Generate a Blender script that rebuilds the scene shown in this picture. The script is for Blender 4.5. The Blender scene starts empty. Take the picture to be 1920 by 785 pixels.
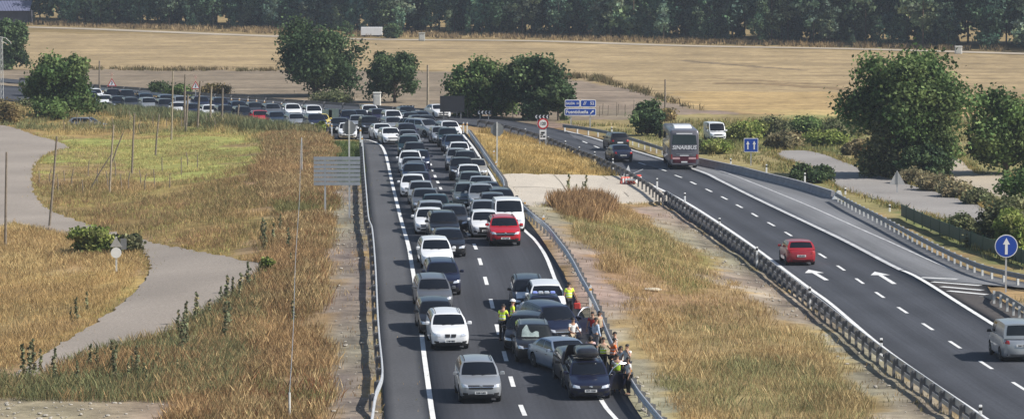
import bpy, bmesh, math, random
import numpy as np
from mathutils import Vector, Matrix
from mathutils.bvhtree import BVHTree
R = math.radians
PI = math.pi
random.seed(7); RNG = np.random.default_rng(7)
scene = bpy.context.scene
COL = scene.collection

# ------------------------------------------------------------ camera, sky, sun, exposure
FPX, CX, CY, CAMH = 7200.0, 960.0, 392.5, 20.2      # photo pixels, camera height above the right carriageway
PITCH = math.atan((134.0 + CY) / FPX)
cam_d = bpy.data.cameras.new("camera"); cam = bpy.data.objects.new("camera", cam_d); COL.objects.link(cam)
cam_d.sensor_width = 36.0; cam_d.lens = FPX / 1920.0 * 36.0
cam_d.clip_start = 1.0; cam_d.clip_end = 8000.0
cam.location = (0, 0, CAMH); cam.rotation_euler = (PI / 2 - PITCH, 0, 0)
scene.camera = cam

SUN_EL, SUN_TOWARD = 41.0, Vector((0.965, -0.26, 0))       # sun stands to the right, a little behind the camera
sun_d = bpy.data.lights.new("sun", 'SUN'); sun_d.energy = 4.8; sun_d.angle = R(0.5); sun_d.color = (1.0, 0.96, 0.90)
sun = bpy.data.objects.new("sun", sun_d); COL.objects.link(sun)
_sv = Vector((SUN_TOWARD.x * math.cos(R(SUN_EL)), SUN_TOWARD.y * math.cos(R(SUN_EL)), math.sin(R(SUN_EL))))
sun.rotation_euler = (-_sv).to_track_quat('-Z', 'Y').to_euler()
sun.location = (60, -40, 80)
world = bpy.data.worlds.new("World"); scene.world = world; world.use_nodes = True
_nt = world.node_tree; _nt.nodes.clear()
_sky = _nt.nodes.new('ShaderNodeTexSky'); _sky.sky_type = 'NISHITA'; _sky.sun_disc = False
_sky.sun_elevation = R(SUN_EL); _sky.sun_rotation = math.atan2(SUN_TOWARD.x, SUN_TOWARD.y)
_bg = _nt.nodes.new('ShaderNodeBackground'); _bg.inputs['Strength'].default_value = 0.085
_wo = _nt.nodes.new('ShaderNodeOutputWorld')
_nt.links.new(_sky.outputs[0], _bg.inputs['Color']); _nt.links.new(_bg.outputs[0], _wo.inputs['Surface'])
scene.view_settings.view_transform = 'Standard'; scene.view_settings.look = 'None'
scene.view_settings.exposure = 0.36; scene.view_settings.gamma = 1.0
scene.view_settings.use_curve_mapping = False
scene.cycles.max_bounces = 6; scene.cycles.diffuse_bounces = 2; scene.cycles.glossy_bounces = 3
scene.cycles.transparent_max_bounces = 8; scene.cycles.volume_bounces = 0
scene.cycles.use_denoising = True
HAZE_DENSITY = 0.00014

# ------------------------------------------------------------ terrain and pixel -> ground
_pd = np.array([100, 140, 161, 178, 187, 195, 203, 212, 225, 246, 265, 288, 322, 360, 400, 430, 3000.])
_pz = np.array([-.2, -.15, 0, .36, .76, 1.14, 1.5, 1.8, 2.0, 2.1, 1.9, 1.56, 1.25, .7, .2, 0, 0])
_xd = np.array([140, 160, 212, 250, 288, 330, 377, 420.])
_xl = np.array([6.0, 5.2, 2.2, .3, -1.2, -3.5, -5.0, -9.])          # right edge of the left carriageway
_xr = np.array([23, 19.5, 16.5, 13.5, 10.0, 6.5, 2.6, -1.0])         # left edge of the right carriageway
_xa = np.array([-6.0, -6.0, -7.8, -9.3, -11, -13.0, -22, -50.])      # left edge of the left carriageway
def sstep(t): t = np.clip(t, 0, 1); return t * t * (3 - 2 * t)
def hgt(X, Y):
    X = np.asarray(X, float); Y = np.asarray(Y, float)
    p = np.interp(Y, _pd, _pz)
    xl = np.interp(Y, _xd, _xl); xr = np.interp(Y, _xd, _xr); xa = np.interp(Y, _xd, _xa)
    w = 1 - sstep((X - xl) / (xr - xl))
    l = .2 + .8 * sstep((X - (xa - 20)) / 17.0)
    return p * np.minimum(w, l)
_cp, _sp = math.cos(PITCH), math.sin(PITCH)
def ray(x, y):
    a = (x - CX) / FPX; b = (CY - y) / FPX
    return Vector((a, _cp + b * _sp, -_sp + b * _cp))
def at(x, y, z=0.0):
    d = ray(x, y); t = (z - CAMH) / d.z
    return Vector((d.x * t, d.y * t, z))
def gp(x, y, dz=0.0):
    """photo pixel -> point on the terrain (dz above it)"""
    z = 0.0
    for _ in range(60):
        p = at(x, y, z + dz); z = .5 * z + .5 * float(hgt(p.x, p.y))
    return Vector((p.x, p.y, z))
def proj(p):
    v = Vector(p) - Vector((0, 0, CAMH)); dep = v.y * _cp - v.z * _sp
    return CX + FPX * v.x / dep, CY - FPX * (v.y * _sp + v.z * _cp) / dep
def rise(base, ytop):
    """height of something standing at base whose top shows at photo row ytop"""
    b = (CY - ytop) / FPX
    k = (-_sp + b * _cp) / (_cp + b * _sp)
    return CAMH + base.y * k - base.z
def pxm(base): return FPX / math.hypot(base.y, CAMH)          # photo pixels per metre there
def gz(x, y): return float(hgt(x, y))

def catmull(pts, step=1.0):
    P = [Vector(p) for p in pts]
    if len(P) < 3:
        n = max(1, int((P[1] - P[0]).length / step)); return [P[0].lerp(P[1], i / n) for i in range(n + 1)]
    P = [P[0] * 2 - P[1]] + P + [P[-1] * 2 - P[-2]]
    out = []
    for i in range(1, len(P) - 2):
        a, b, c, d = P[i - 1:i + 3]; n = max(1, int((c - b).length / step))
        for k in range(n):
            t = k / n
            out.append(.5 * ((2 * b) + (c - a) * t + (2 * a - 5 * b + 4 * c - d) * t * t + (3 * b - a - 3 * c + d) * t ** 3))
    out.append(P[-2]); return out
def resample(pts, n):
    L = [0.0]
    for a, b in zip(pts, pts[1:]): L.append(L[-1] + (b - a).length)
    out = []; j = 0
    for i in range(n):
        s = L[-1] * i / (n - 1)
        while j < len(L) - 2 and L[j + 1] < s: j += 1
        t = (s - L[j]) / max(1e-9, L[j + 1] - L[j]); out.append(pts[j].lerp(pts[j + 1], t))
    return out
def flatpath(px, step=1.0): return catmull([Vector((p.x, p.y, 0)) for p in (gp(*q) for q in px)], step)

# ------------------------------------------------------------ numpy noise / polygons
_lat = RNG.random((256, 256))
def vnoise(x, y, sc):
    x = np.asarray(x) / sc + 1000; y = np.asarray(y) / sc + 1000
    i = np.floor(x).astype(int); j = np.floor(y).astype(int); fx = sstep(x - i); fy = sstep(y - j)
    g = lambda a, b: _lat[a % 256, b % 256]
    return (g(i, j) * (1 - fx) + g(i + 1, j) * fx) * (1 - fy) + (g(i, j + 1) * (1 - fx) + g(i + 1, j + 1) * fx) * fy
def fnoise(x, y, sc, o=3):
    s = 0; a = .5
    for k in range(o): s = s + a * vnoise(x + 37 * k, y - 91 * k, sc / 2 ** k); a *= .5
    return s / (1 - .5 ** o)
def inpoly(x, y, poly):
    x = np.asarray(x); y = np.asarray(y); r = np.zeros(x.shape, bool); n = len(poly)
    for i in range(n):
        x0, y0 = poly[i]; x1, y1 = poly[(i + 1) % n]
        if y0 == y1: continue
        c = ((y0 > y) != (y1 > y)) & (x < (x1 - x0) * (y - y0) / (y1 - y0) + x0); r ^= c
    return r
def wpoly(px): return [(p.x, p.y) for p in (gp(*q) for q in px)]

# ------------------------------------------------------------ materials
MATS = {}
def lin(r, g, b):
    f = lambda c: (c / 255 / 12.92) if c / 255 <= .04045 else ((c / 255 + .055) / 1.055) ** 2.4
    return (f(r), f(g), f(b))
def mat(name, col, rough=.6, metal=0.0, var=.12, scale=4.0, bump=0.0, coat=0.0, spec=.5, emit=None):
    if name in MATS: return MATS[name]
    m = bpy.data.materials.new(name); m.use_nodes = True; nt = m.node_tree
    b = nt.nodes['Principled BSDF']
    b.inputs['Roughness'].default_value = rough; b.inputs['Metallic'].default_value = metal
    b.inputs['Coat Weight'].default_value = coat; b.inputs['Specular IOR Level'].default_value = spec
    co = nt.nodes.new('ShaderNodeTexCoord'); no = nt.nodes.new('ShaderNodeTexNoise')
    no.inputs['Scale'].default_value = scale; no.inputs['Detail'].default_value = 5
    nt.links.new(co.outputs['Object'], no.inputs['Vector'])
    mr = nt.nodes.new('ShaderNodeMapRange'); mr.inputs[1].default_value = .3; mr.inputs[2].default_value = .7
    mr.inputs[3].default_value = 1 - var; mr.inputs[4].default_value = 1 + var
    nt.links.new(no.outputs['Fac'], mr.inputs[0])
    vm = nt.nodes.new('ShaderNodeVectorMath'); vm.operation = 'SCALE'; vm.inputs[0].default_value = col[:3]
    nt.links.new(mr.outputs[0], vm.inputs['Scale']); nt.links.new(vm.outputs[0], b.inputs['Base Color'])
    if bump:
        bp = nt.nodes.new('ShaderNodeBump'); bp.inputs['Strength'].default_value = bump; bp.inputs['Distance'].default_value = .05
        nt.links.new(no.outputs['Fac'], bp.inputs['Height']); nt.links.new(bp.outputs[0], b.inputs['Normal'])
    if emit:
        b.inputs['Emission Color'].default_value = (*emit[0], 1); b.inputs['Emission Strength'].default_value = emit[1]
    m.diffuse_color = (*col[:3], 1); MATS[name] = m; return m
def attr_mat(name, rough=.9, trans=0.0, noise=(1.5, .25), noise2=None, bump=0.0, spec=.2):
    """colour comes from the mesh's own 'tint' attribute (what grows or lies there), broken up by noise"""
    m = bpy.data.materials.new(name); m.use_nodes = True; nt = m.node_tree; b = nt.nodes['Principled BSDF']
    b.inputs['Roughness'].default_value = rough; b.inputs['Specular IOR Level'].default_value = spec
    at_ = nt.nodes.new('ShaderNodeAttribute'); at_.attribute_name = 'tint'
    co = nt.nodes.new('ShaderNodeTexCoord'); last = at_.outputs['Color']
    for k, (sc, var) in enumerate([noise] + ([noise2] if noise2 else [])):
        no = nt.nodes.new('ShaderNodeTexNoise'); no.inputs['Scale'].default_value = sc; no.inputs['Detail'].default_value = 7
        no.inputs['Roughness'].default_value = .65
        nt.links.new(co.outputs['Object'], no.inputs['Vector'])
        mr = nt.nodes.new('ShaderNodeMapRange'); mr.inputs[1].default_value = .3; mr.inputs[2].default_value = .7
        mr.inputs[3].default_value = 1 - var; mr.inputs[4].default_value = 1 + var
        nt.links.new(no.outputs['Fac'], mr.inputs[0])
        vm = nt.nodes.new('ShaderNodeVectorMath'); vm.operation = 'SCALE'
        nt.links.new(last, vm.inputs[0]); nt.links.new(mr.outputs[0], vm.inputs['Scale']); last = vm.outputs[0]
        if bump and k == 0:
            bp = nt.nodes.new('ShaderNodeBump'); bp.inputs['Strength'].default_value = bump; bp.inputs['Distance'].default_value = .15
            nt.links.new(no.outputs['Fac'], bp.inputs['Height']); nt.links.new(bp.outputs[0], b.inputs['Normal'])
    nt.links.new(last, b.inputs['Base Color'])
    if trans:
        tr = nt.nodes.new('ShaderNodeBsdfTranslucent'); mx = nt.nodes.new('ShaderNodeMixShader'); mx.inputs[0].default_value = trans
        nt.links.new(last, tr.inputs['Color']); out = nt.nodes['Material Output']
        nt.links.new(b.outputs[0], mx.inputs[1]); nt.links.new(tr.outputs[0], mx.inputs[2]); nt.links.new(mx.outputs[0], out.inputs['Surface'])
    MATS[name] = m; return m

# ------------------------------------------------------------ mesh helpers
class MB:
    def __init__(s): s.v = []; s.f = []; s.m = []
    def add(s, vs, fs, mi=0):
        o = len(s.v); s.v += [tuple(v) for v in vs]; s.f += [tuple(i + o for i in f) for f in fs]; s.m += [mi] * len(fs); return s
    def box(s, c, size, mi=0, rz=0.0, ch=0.0):
        """box; ch > 0 chamfers the vertical and top edges"""
        hx, hy, hz = size[0] / 2, size[1] / 2, size[2] / 2; cr, sr = math.cos(rz), math.sin(rz)
        def ring(a, b, z, k):
            pts = [(-a + k, -b), (a - k, -b), (a, -b + k), (a, b - k), (a - k, b), (-a + k, b), (-a, b - k), (-a, -b + k)] if k else [(-a, -b), (a, -b), (a, b), (-a, b)]
            return [(c[0] + x * cr - y * sr, c[1] + x * sr + y * cr, c[2] + z) for x, y in pts]
        rings = [ring(hx, hy, -hz, ch), ring(hx, hy, hz - ch, ch)] + ([ring(hx - ch, hy - ch, hz, ch)] if ch else [])
        return s.rings(rings, mi, True, True)
    def rings(s, rings, mi=0, cap0=False, cap1=False, closed=True):
        n = len(rings[0]); vs = [p for r in rings for p in r]; fs = []
        for i in range(len(rings) - 1):
            for j in range(n if closed else n - 1):
                k = (j + 1) % n; fs.append((i * n + j, i * n + k, (i + 1) * n + k, (i + 1) * n + j))
        if cap0: fs.append(tuple(reversed(range(n))))
        if cap1: fs.append(tuple((len(rings) - 1) * n + j for j in range(n)))
        return s.add(vs, fs, mi)
    def tube(s, a, b, r0, r1=None, n=8, mi=0, caps=True):
        a = Vector(a); b = Vector(b); r1 = r0 if r1 is None else r1; d = (b - a).normalized()
        u = d.orthogonal().normalized(); w = d.cross(u)
        rr = [[p + (u * math.cos(2 * PI * k / n) + w * math.sin(2 * PI * k / n)) * r for k in range(n)] for p, r in ((a, r0), (b, r1))]
        return s.rings(rr, mi, caps, caps)
    def pipe(s, pts, rad, n=6, mi=0):
        pts = [Vector(p) for p in pts]; rr = []
        for i, p in enumerate(pts):
            d = (pts[min(i + 1, len(pts) - 1)] - pts[max(i - 1, 0)]).normalized()
            ref = Vector((0, 0, 1)) if abs(d.z) < .9 else Vector((1, 0, 0))
            u = d.cross(ref).normalized(); w = u.cross(d); r = rad[i] if isinstance(rad, (list, tuple)) else rad
            rr.append([p + (u * math.cos(2 * PI * k / n) + w * math.sin(2 * PI * k / n)) * r for k in range(n)])
        return s.rings(rr, mi, True, True)
    def lathe(s, prof, c=(0, 0, 0), axis='z', n=16, mi=0):
        rr = []
        for r, h in prof:
            ring = []
            for k in range(n):
                a = 2 * PI * k / n; x, y = r * math.cos(a), r * math.sin(a)
                ring.append({'z': (c[0] + x, c[1] + y, c[2] + h), 'x': (c[0] + h, c[1] + x, c[2] + y), 'y': (c[0] + y, c[1] + h, c[2] + x)}[axis])
            rr.append(ring)
        return s.rings(rr, mi, True, True)
    def ball(s, c, r, n=10, mi=0, zlo=-1.0):
        rr = []; m = max(4, n // 2)
        for i in range(m + 1):
            a = -PI / 2 + PI * i / m; z = math.sin(a)
            if z < zlo: continue
            q = max(.02, math.cos(a)); rr.append([(c[0] + r[0] * q * math.cos(2 * PI * k / n), c[1] + r[1] * q * math.sin(2 * PI * k / n), c[2] + r[2] * z) for k in range(n)])
        return s.rings(rr, mi, True, True)
    def prism(s, poly, y0, y1, mi=0):
        """polygon in x,z pushed from y0 to y1"""
        n = len(poly); vs = [(x, y0, z) for x, z in poly] + [(x, y1, z) for x, z in poly]
        fs = [tuple(range(n)), tuple(reversed(range(n, 2 * n)))] + [((j + 1) % n, j, n + j, n + (j + 1) % n) for j in range(n)]
        return s.add(vs, fs, mi)
    def mesh(s, name, mats=(), smooth=False, ang=40):
        me = bpy.data.meshes.new(name); me.from_pydata(s.v, [], s.f)
        for m in mats: me.materials.append(m)
        if any(s.m): me.polygons.foreach_set('material_index', s.m)
        bm = bmesh.new(); bm.from_mesh(me); bmesh.ops.remove_doubles(bm, verts=bm.verts, dist=1e-5); bmesh.ops.recalc_face_normals(bm, faces=bm.faces); bm.to_mesh(me); bm.free()
        if smooth: me.shade_smooth(); me.set_sharp_from_angle(angle=R(ang))
        return me
    def build(s, name, mats, parent=None, smooth=False, ang=40, loc=None):
        if not isinstance(mats, (list, tuple)): mats = [mats]
        return link(name, s.mesh(name, mats, smooth, ang), parent, loc)
def link(name, me, parent=None, loc=None):
    o = bpy.data.objects.new(name, me); COL.objects.link(o)
    if parent: o.parent = parent
    if loc is not None: o.location = loc
    return o
def tag(o, label=None, cat=None, group=None, kind=None):
    for k, v in (('label', label), ('category', cat), ('group', group), ('kind', kind)):
        if v: o[k] = v
    return o
def thing(name, loc, label, cat, group=None, rz=0.0):
    o = bpy.data.objects.new(name, None); COL.objects.link(o); o.location = loc; o.rotation_euler = (0, 0, rz)
    o.empty_display_size = .2
    return tag(o, label, cat, group)
_kids = {}
def kids(o):
    return [c for c in list(COL.objects) if c.parent == o] if False else list(o.children)
def copy_tree(o, parent=None):
    c = o.copy(); COL.objects.link(c); c.parent = parent
    for ch in kids(o): copy_tree(ch, c)
    return c
def np_mesh(name, V, F, tint=None, mats=(), k=4):
    """big mesh from numpy arrays: V (n,3), F (m,k)"""
    me = bpy.data.meshes.new(name); V = np.asarray(V, np.float32); F = np.asarray(F, np.int32)
    me.vertices.add(len(V)); me.vertices.foreach_set('co', V.ravel())
    me.loops.add(F.size); me.loops.foreach_set('vertex_index', F.ravel())
    me.polygons.add(len(F)); me.polygons.foreach_set('loop_start', np.arange(0, F.size, k, dtype=np.int32))
    if tint is not None:
        a = me.attributes.new('tint', 'FLOAT_COLOR', 'POINT'); c = np.ones((len(V), 4), np.float32); c[:, :3] = tint; a.data.foreach_set('color', c.ravel())
    for m in mats: me.materials.append(m)
    me.update(calc_edges=True); return me
def text_mesh(txt, size, align='CENTER', shear=0.0):
    cu = bpy.data.curves.new('lettering', 'FONT'); cu.body = txt; cu.size = size; cu.align_x = align; cu.align_y = 'CENTER'; cu.shear = shear
    cu.fill_mode = 'FRONT'; cu.extrude = .004; cu.offset = size * .02; cu.resolution_u = 3
    o = bpy.data.objects.new('lettering', cu); COL.objects.link(o); dg = bpy.context.evaluated_depsgraph_get()
    me = bpy.data.meshes.new_from_object(o.evaluated_get(dg)); bpy.data.objects.remove(o); bpy.data.curves.remove(cu); return me
def lettering(txt, size, m, parent, loc, rot=(PI / 2, 0, 0), shear=0.0, sx=1.0):
    me = text_mesh(txt, size, shear=shear); me.materials.clear(); me.materials.append(m)
    o = link('lettering', me, parent, loc); o.rotation_euler = rot; o.scale = (sx, 1, 1); return o
def sweep(mb, path, prof, zf=None, mi=0, cap=True):
    """sweep a (side, up) profile along path points; side is to the right of travel"""
    rr = []
    for i, p in enumerate(path):
        d = path[min(i + 1, len(path) - 1)] - path[max(i - 1, 0)]; d = Vector((d.x, d.y, 0)).normalized(); s = Vector((d.y, -d.x, 0))
        z = zf(p) if zf else p.z
        rr.append([(p.x + s.x * a, p.y + s.y * a, z + b) for a, b in prof])
    return mb.rings(rr, mi, cap, cap)
# ------------------------------------------------------------ roads, paths and the ground sheet
LANES_L = [((833,915),(1310,915)),((815,800),(1215,800)),((797,680),(1140,680)),((785,580),(1089,580)),((771,490),(1043,490)),((754,420),(993,418)),((741,368),(950,368)),
           ((732,325),(923,325)),((722,285),(899,285)),((708,269),(884,263)),((680,262),(872,249)),((626,259),(850,240)),((580,248),(800,229)),
           ((520,238),(720,221)),((400,223),(560,207)),((250,208),(380,191)),((100,196),(200,175)),((-60,184),(0,160))]
SHOULD_L = [((728,915),(833,915)),((722,800),(815,800)),((714,680),(797,680)),((708,580),(785,580)),((702,490),(771,490)),((695,420),(754,420)),((690,368),(741,368)),
            ((686,325),(732,325)),((682,285),(722,285)),((678,269),(708,269)),((672,261),(680,262))]
LANES_R = [((2010,930),(2480,930)),((1860,815),(2240,815)),((1655,668),(1970,668)),((1480,541),(1750,541)),((1360,458),(1590,458)),((1262,392),(1456,392)),((1185,340),(1350,340)),
           ((1110,303),(1250,302)),((1020,268),(1135,267)),((960,252),(1060,246)),((900,238),(960,227)),((830,229),(860,215)),((640,207),(660,199)),
           ((400,184),(410,176)),((170,168),(170,161)),((0,154),(0,147))]
ACCEL = [((1250,302),(1290,303)),((1350,340),(1450,343)),((1456,392),(1600,386)),((1590,458),(1740,468)),((1690,508),(1850,514)),((1712,519),(1935,532)),((1722,524),(2020,548))][::-1]
GORE = [((1724,526),(1850,536)),((1800,567),(1872,560)),((1880,613),(1962,612)),((1975,670),(2050,665))][::-1]
PATH_W = [(-20,232),(20,238),(60,252),(105,265),(128,276),(100,283),(75,296),(62,315),(58,340),(66,368),(90,392),(140,412),(220,438),(300,458),(380,473),
          (440,485),(490,499),(480,520),(440,552),(380,590),(330,615),(250,640),(180,662),(110,688),(60,705),(20,712),(60,680),(120,642),(180,605),(230,568),
          (262,538),(280,512),(281,490),(270,474),(238,464),(192,455),(140,444),(80,430),(30,418),(-20,404)]
PAD = [(938,328),(1000,327),(1080,328),(1163,330),(1205,338),(1232,352),(1252,376),(1200,380),(1120,379),(1050,381),(985,384),(955,360)]
TRACK_E = [(1463,283),(1520,284),(1580,303),(1620,319),(1700,345),(1780,368),(1845,392),(1838,419),(1780,412),(1700,391),(1640,373),(1570,350),(1528,318),(1463,296)]
TRACK_F = [(1766,285),(1800,300),(1830,325),(1885,330),(1900,360),(1880,371),(1840,366),(1800,350),(1778,330)]

def pair_lines(pairs):
    A = catmull([Vector((p.x, p.y, 0)) for p in (gp(*a) for a, b in pairs)], 2.0)
    B = catmull([Vector((p.x, p.y, 0)) for p in (gp(*b) for a, b in pairs)], 2.0)
    # keep the pairing: resample each catmull piece evenly
    def piecewise(pts_px, k):
        P = [Vector((p.x, p.y, 0)) for p in pts_px]; Q = [P[0] * 2 - P[1]] + P + [P[-1] * 2 - P[-2]]; out = []
        for i in range(1, len(Q) - 2):
            a, b, c, d = Q[i - 1:i + 3]; n = k[i - 1]
            for j in range(n):
                t = j / n; out.append(.5 * ((2 * b) + (c - a) * t + (2 * a - 5 * b + 4 * c - d) * t * t + (3 * b - a - 3 * c + d) * t ** 3))
        out.append(P[-1]); return out
    ga = [gp(*a) for a, b in pairs]; gb = [gp(*b) for a, b in pairs]
    k = [max(2, int(max((ga[i + 1] - ga[i]).length, (gb[i + 1] - gb[i]).length))) for i in range(len(pairs) - 1)]
    return piecewise(ga, k), piecewise(gb, k)
ROAD_POLYS = []
def ribbon(name, pairs, m, dz, nx=8):
    A, B = pair_lines(pairs); V = []; F = []
    ROAD_POLYS.append([(p.x, p.y) for p in A] + [(p.x, p.y) for p in reversed(B)])
    for a, b in zip(A, B):
        for j in range(nx + 1):
            q = a.lerp(b, j / nx); V.append((q.x, q.y, gz(q.x, q.y) + dz))
    n = nx + 1
    for i in range(len(A) - 1):
        for j in range(nx): F.append((i * n + j, i * n + j + 1, (i + 1) * n + j + 1, (i + 1) * n + j))
    o0 = len(V)
    for e in (0, nx):
        for i in range(len(A)): q = V[i * n + e]; V.append((q[0], q[1], q[2] - .2))
    for k, e in enumerate((0, nx)):
        for i in range(len(A) - 1): F.append((i * n + e, (i + 1) * n + e, o0 + k * len(A) + i + 1, o0 + k * len(A) + i))
    me = np_mesh(name, V, F, None, [m])
    uv = me.uv_layers.new(name='across'); lens = [0.0]
    for i in range(1, len(A)): lens.append(lens[-1] + ((A[i] + B[i]) - (A[i - 1] + B[i - 1])).length * .5)
    idx = np.zeros(len(me.loops), np.int32); me.loops.foreach_get('vertex_index', idx)
    W = np.array([(b - a).length for a, b in zip(A, B)])
    uu = np.where(idx < o0, (idx % n) / nx, 0); vv = np.array(lens)[np.where(idx < o0, idx // n, 0)]; uv.data.foreach_set('uv', np.stack([uu, vv], 1).astype(np.float32).ravel())
    o = link(name, me); tag(o, kind='structure'); return o
def sheet(name, px, m, dz, kind='structure', world=None):
    P = world if world else [(p.x, p.y) for p in catmull([gp(*q) for q in px] + [gp(*px[0])], .5)[:-1]]
    P = [(x + (fnoise(x, y, .9, 2) - .5) * .5, y + (fnoise(x + 40, y, 1.1, 2) - .5) * 1.2) for x, y in ((float(a), float(b)) for a, b in P)]
    ROAD_POLYS.append(P)
    bm = bmesh.new(); vs = [bm.verts.new((x, y, 0)) for x, y in P]; bm.faces.new(vs)
    bmesh.ops.triangulate(bm, faces=bm.faces)
    for _ in range(5):
        es = [e for e in bm.edges if e.calc_length() > 3.0]
        if not es: break
        bmesh.ops.subdivide_edges(bm, edges=es, cuts=1); bmesh.ops.triangulate(bm, faces=bm.faces)
    for v in bm.verts: v.co.z = gz(v.co.x, v.co.y) + dz
    for f in bm.faces:
        f.normal_update()
        if f.normal.z < 0: f.normal_flip()
    be = [e for e in bm.edges if e.is_boundary]; ex = bmesh.ops.extrude_edge_only(bm, edges=be)      # the slab's own edge, down into the soil
    for v in ex['geom']:
        if isinstance(v, bmesh.types.BMVert): v.co.z -= .2
    me = bpy.data.meshes.new(name); bm.to_mesh(me); bm.free(); me.materials.append(m)
    return tag(link(name, me), kind=kind)

def asphalt(name, col, lanes=None, var=.14):
    m = bpy.data.materials.new(name); m.use_nodes = True; nt = m.node_tree; b = nt.nodes['Principled BSDF']
    b.inputs['Roughness'].default_value = .85; b.inputs['Specular IOR Level'].default_value = .25
    N = lambda t: nt.nodes.new(t)
    co = N('ShaderNodeTexCoord')
    def noise(sc, det, src=None, lo=.3, hi=.7, a=1 - var, c=1 + var):
        n = N('ShaderNodeTexNoise'); n.inputs['Scale'].default_value = sc; n.inputs['Detail'].default_value = det
        nt.links.new(src or co.outputs['Object'], n.inputs['Vector'])
        r = N('ShaderNodeMapRange'); r.inputs[1].default_value = lo; r.inputs[2].default_value = hi; r.inputs[3].default_value = a; r.inputs[4].default_value = c
        nt.links.new(n.outputs['Fac'], r.inputs[0]); return r.outputs[0], n
    f1, n1 = noise(.10, 6); f2, n2 = noise(9.0, 6, a=.8, c=1.2)
    mu = N('ShaderNodeMath'); mu.operation = 'MULTIPLY'; nt.links.new(f1, mu.inputs[0]); nt.links.new(f2, mu.inputs[1]); last = mu.outputs[0]
    if lanes:                                         # tyre-polished tracks and oil strips along the lanes
        uv = N('ShaderNodeUVMap'); uv.uv_map = 'across'; sx = N('ShaderNodeSeparateXYZ'); nt.links.new(uv.outputs[0], sx.inputs[0])
        mp = N('ShaderNodeMapping'); mp.inputs['Scale'].default_value = (60, .05, 1); nt.links.new(uv.outputs[0], mp.inputs['Vector'])
        f3, _ = noise(1.0, 3, mp.outputs[0], a=.86, c=1.12)
        m2 = N('ShaderNodeMath'); m2.operation = 'MULTIPLY'; nt.links.new(last, m2.inputs[0]); nt.links.new(f3, m2.inputs[1]); last = m2.outputs[0]
        w = N('ShaderNodeMath'); w.operation = 'MULTIPLY'; w.inputs[1].default_value = 2 * PI * lanes * 2; nt.links.new(sx.outputs[0], w.inputs[0])
        c = N('ShaderNodeMath'); c.operation = 'COSINE'; nt.links.new(w.outputs[0], c.inputs[0])
        r = N('ShaderNodeMapRange'); r.inputs[1].default_value = -1; r.inputs[2].default_value = 1; r.inputs[3].default_value = .86; r.inputs[4].default_value = 1.13
        nt.links.new(c.outputs[0], r.inputs[0]); m3 = N('ShaderNodeMath'); m3.operation = 'MULTIPLY'; nt.links.new(last, m3.inputs[0]); nt.links.new(r.outputs[0], m3.inputs[1]); last = m3.outputs[0]
    vm = N('ShaderNodeVectorMath'); vm.operation = 'SCALE'; vm.inputs[0].default_value = col; nt.links.new(last, vm.inputs['Scale'])
    nt.links.new(vm.outputs[0], b.inputs['Base Color'])
    bp = N('ShaderNodeBump'); bp.inputs['Strength'].default_value = .25; bp.inputs['Distance'].default_value = .01
    nt.links.new(n2.outputs['Fac'], bp.inputs['Height']); nt.links.new(bp.outputs[0], b.inputs['Normal'])
    return m
A_DARK = asphalt('asphalt_dark', (.050, .052, .060), 2)
A_DARKR = asphalt('asphalt_dark_right', (.052, .055, .064), 2)
A_GREY = asphalt('asphalt_grey', (.082, .083, .088))
A_LIGHT = asphalt('asphalt_worn', (.17, .172, .178), 1)
A_BROWN = asphalt('asphalt_brown', (.075, .066, .060))
A_PATH = asphalt('old_path_tarmac', (.285, .245, .205), None, .15)
A_TRACK = asphalt('gravel_track_grey', (.27, .25, .23), None, .15)
A_SAND = asphalt('sandy_track', (.40, .34, .26), None, .15)
CONC = asphalt('pale_concrete', (.45, .40, .33), None, .10)
PAINT = mat('road_paint', (.70, .70, .68), .7, var=.16, scale=1.3)
PAINT_W = mat('worn_road_paint', (.46, .46, .46), .8, var=.3, scale=1.5)

ribbon('left_carriageway', LANES_L, A_DARK, .030)
ribbon('hard_shoulder', SHOULD_L, A_GREY, .030, 4)
ribbon('right_carriageway', LANES_R, A_DARKR, .030)
ribbon('acceleration_lane', ACCEL, A_LIGHT, .030, 5)
ribbon('gore_pavement', GORE, A_BROWN, .026, 4)
sheet('service_path', PATH_W, A_PATH, .03)
sheet('median_crossing', PAD, CONC, .035)
sheet('farm_track', TRACK_E, A_TRACK, .03)
sheet('sandy_track', TRACK_F, A_SAND, .03)
ribbon('worn_lane', [((1080,262),(1062,247)),((1118,276),(1137,267)),((1188,302),(1250,302)),((1240,318),(1302,318))], asphalt('asphalt_worn_lane', (.11, .112, .12)), .034, 3)
_ft = catmull([gp(*q) for q in [(-160,46),(120,53),(300,60),(480,67),(700,74),(1000,77),(1280,86),(1600,92),(1920,101),(2100,105)]], 6.0)
def ribbon_path(pts, w):
    L = []; Rr = []
    for i, p in enumerate(pts):
        d = (pts[min(i + 1, len(pts) - 1)] - pts[max(i - 1, 0)]).normalized(); s = Vector((d.y, -d.x, 0)) * w / 2
        L.append((p.x - s.x, p.y - s.y)); Rr.append((p.x + s.x, p.y + s.y))
    return L + Rr[::-1]
_l = ribbon_path(_ft, 6.5)
_n = len(_l) // 2
tag(link('field_road', np_mesh('field_road', [(x, y, .03) for x, y in _l], [(i, i + 1, 2 * _n - 2 - i, 2 * _n - 1 - i) for i in range(_n - 1)], None, [A_SAND])), kind='structure')

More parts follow.
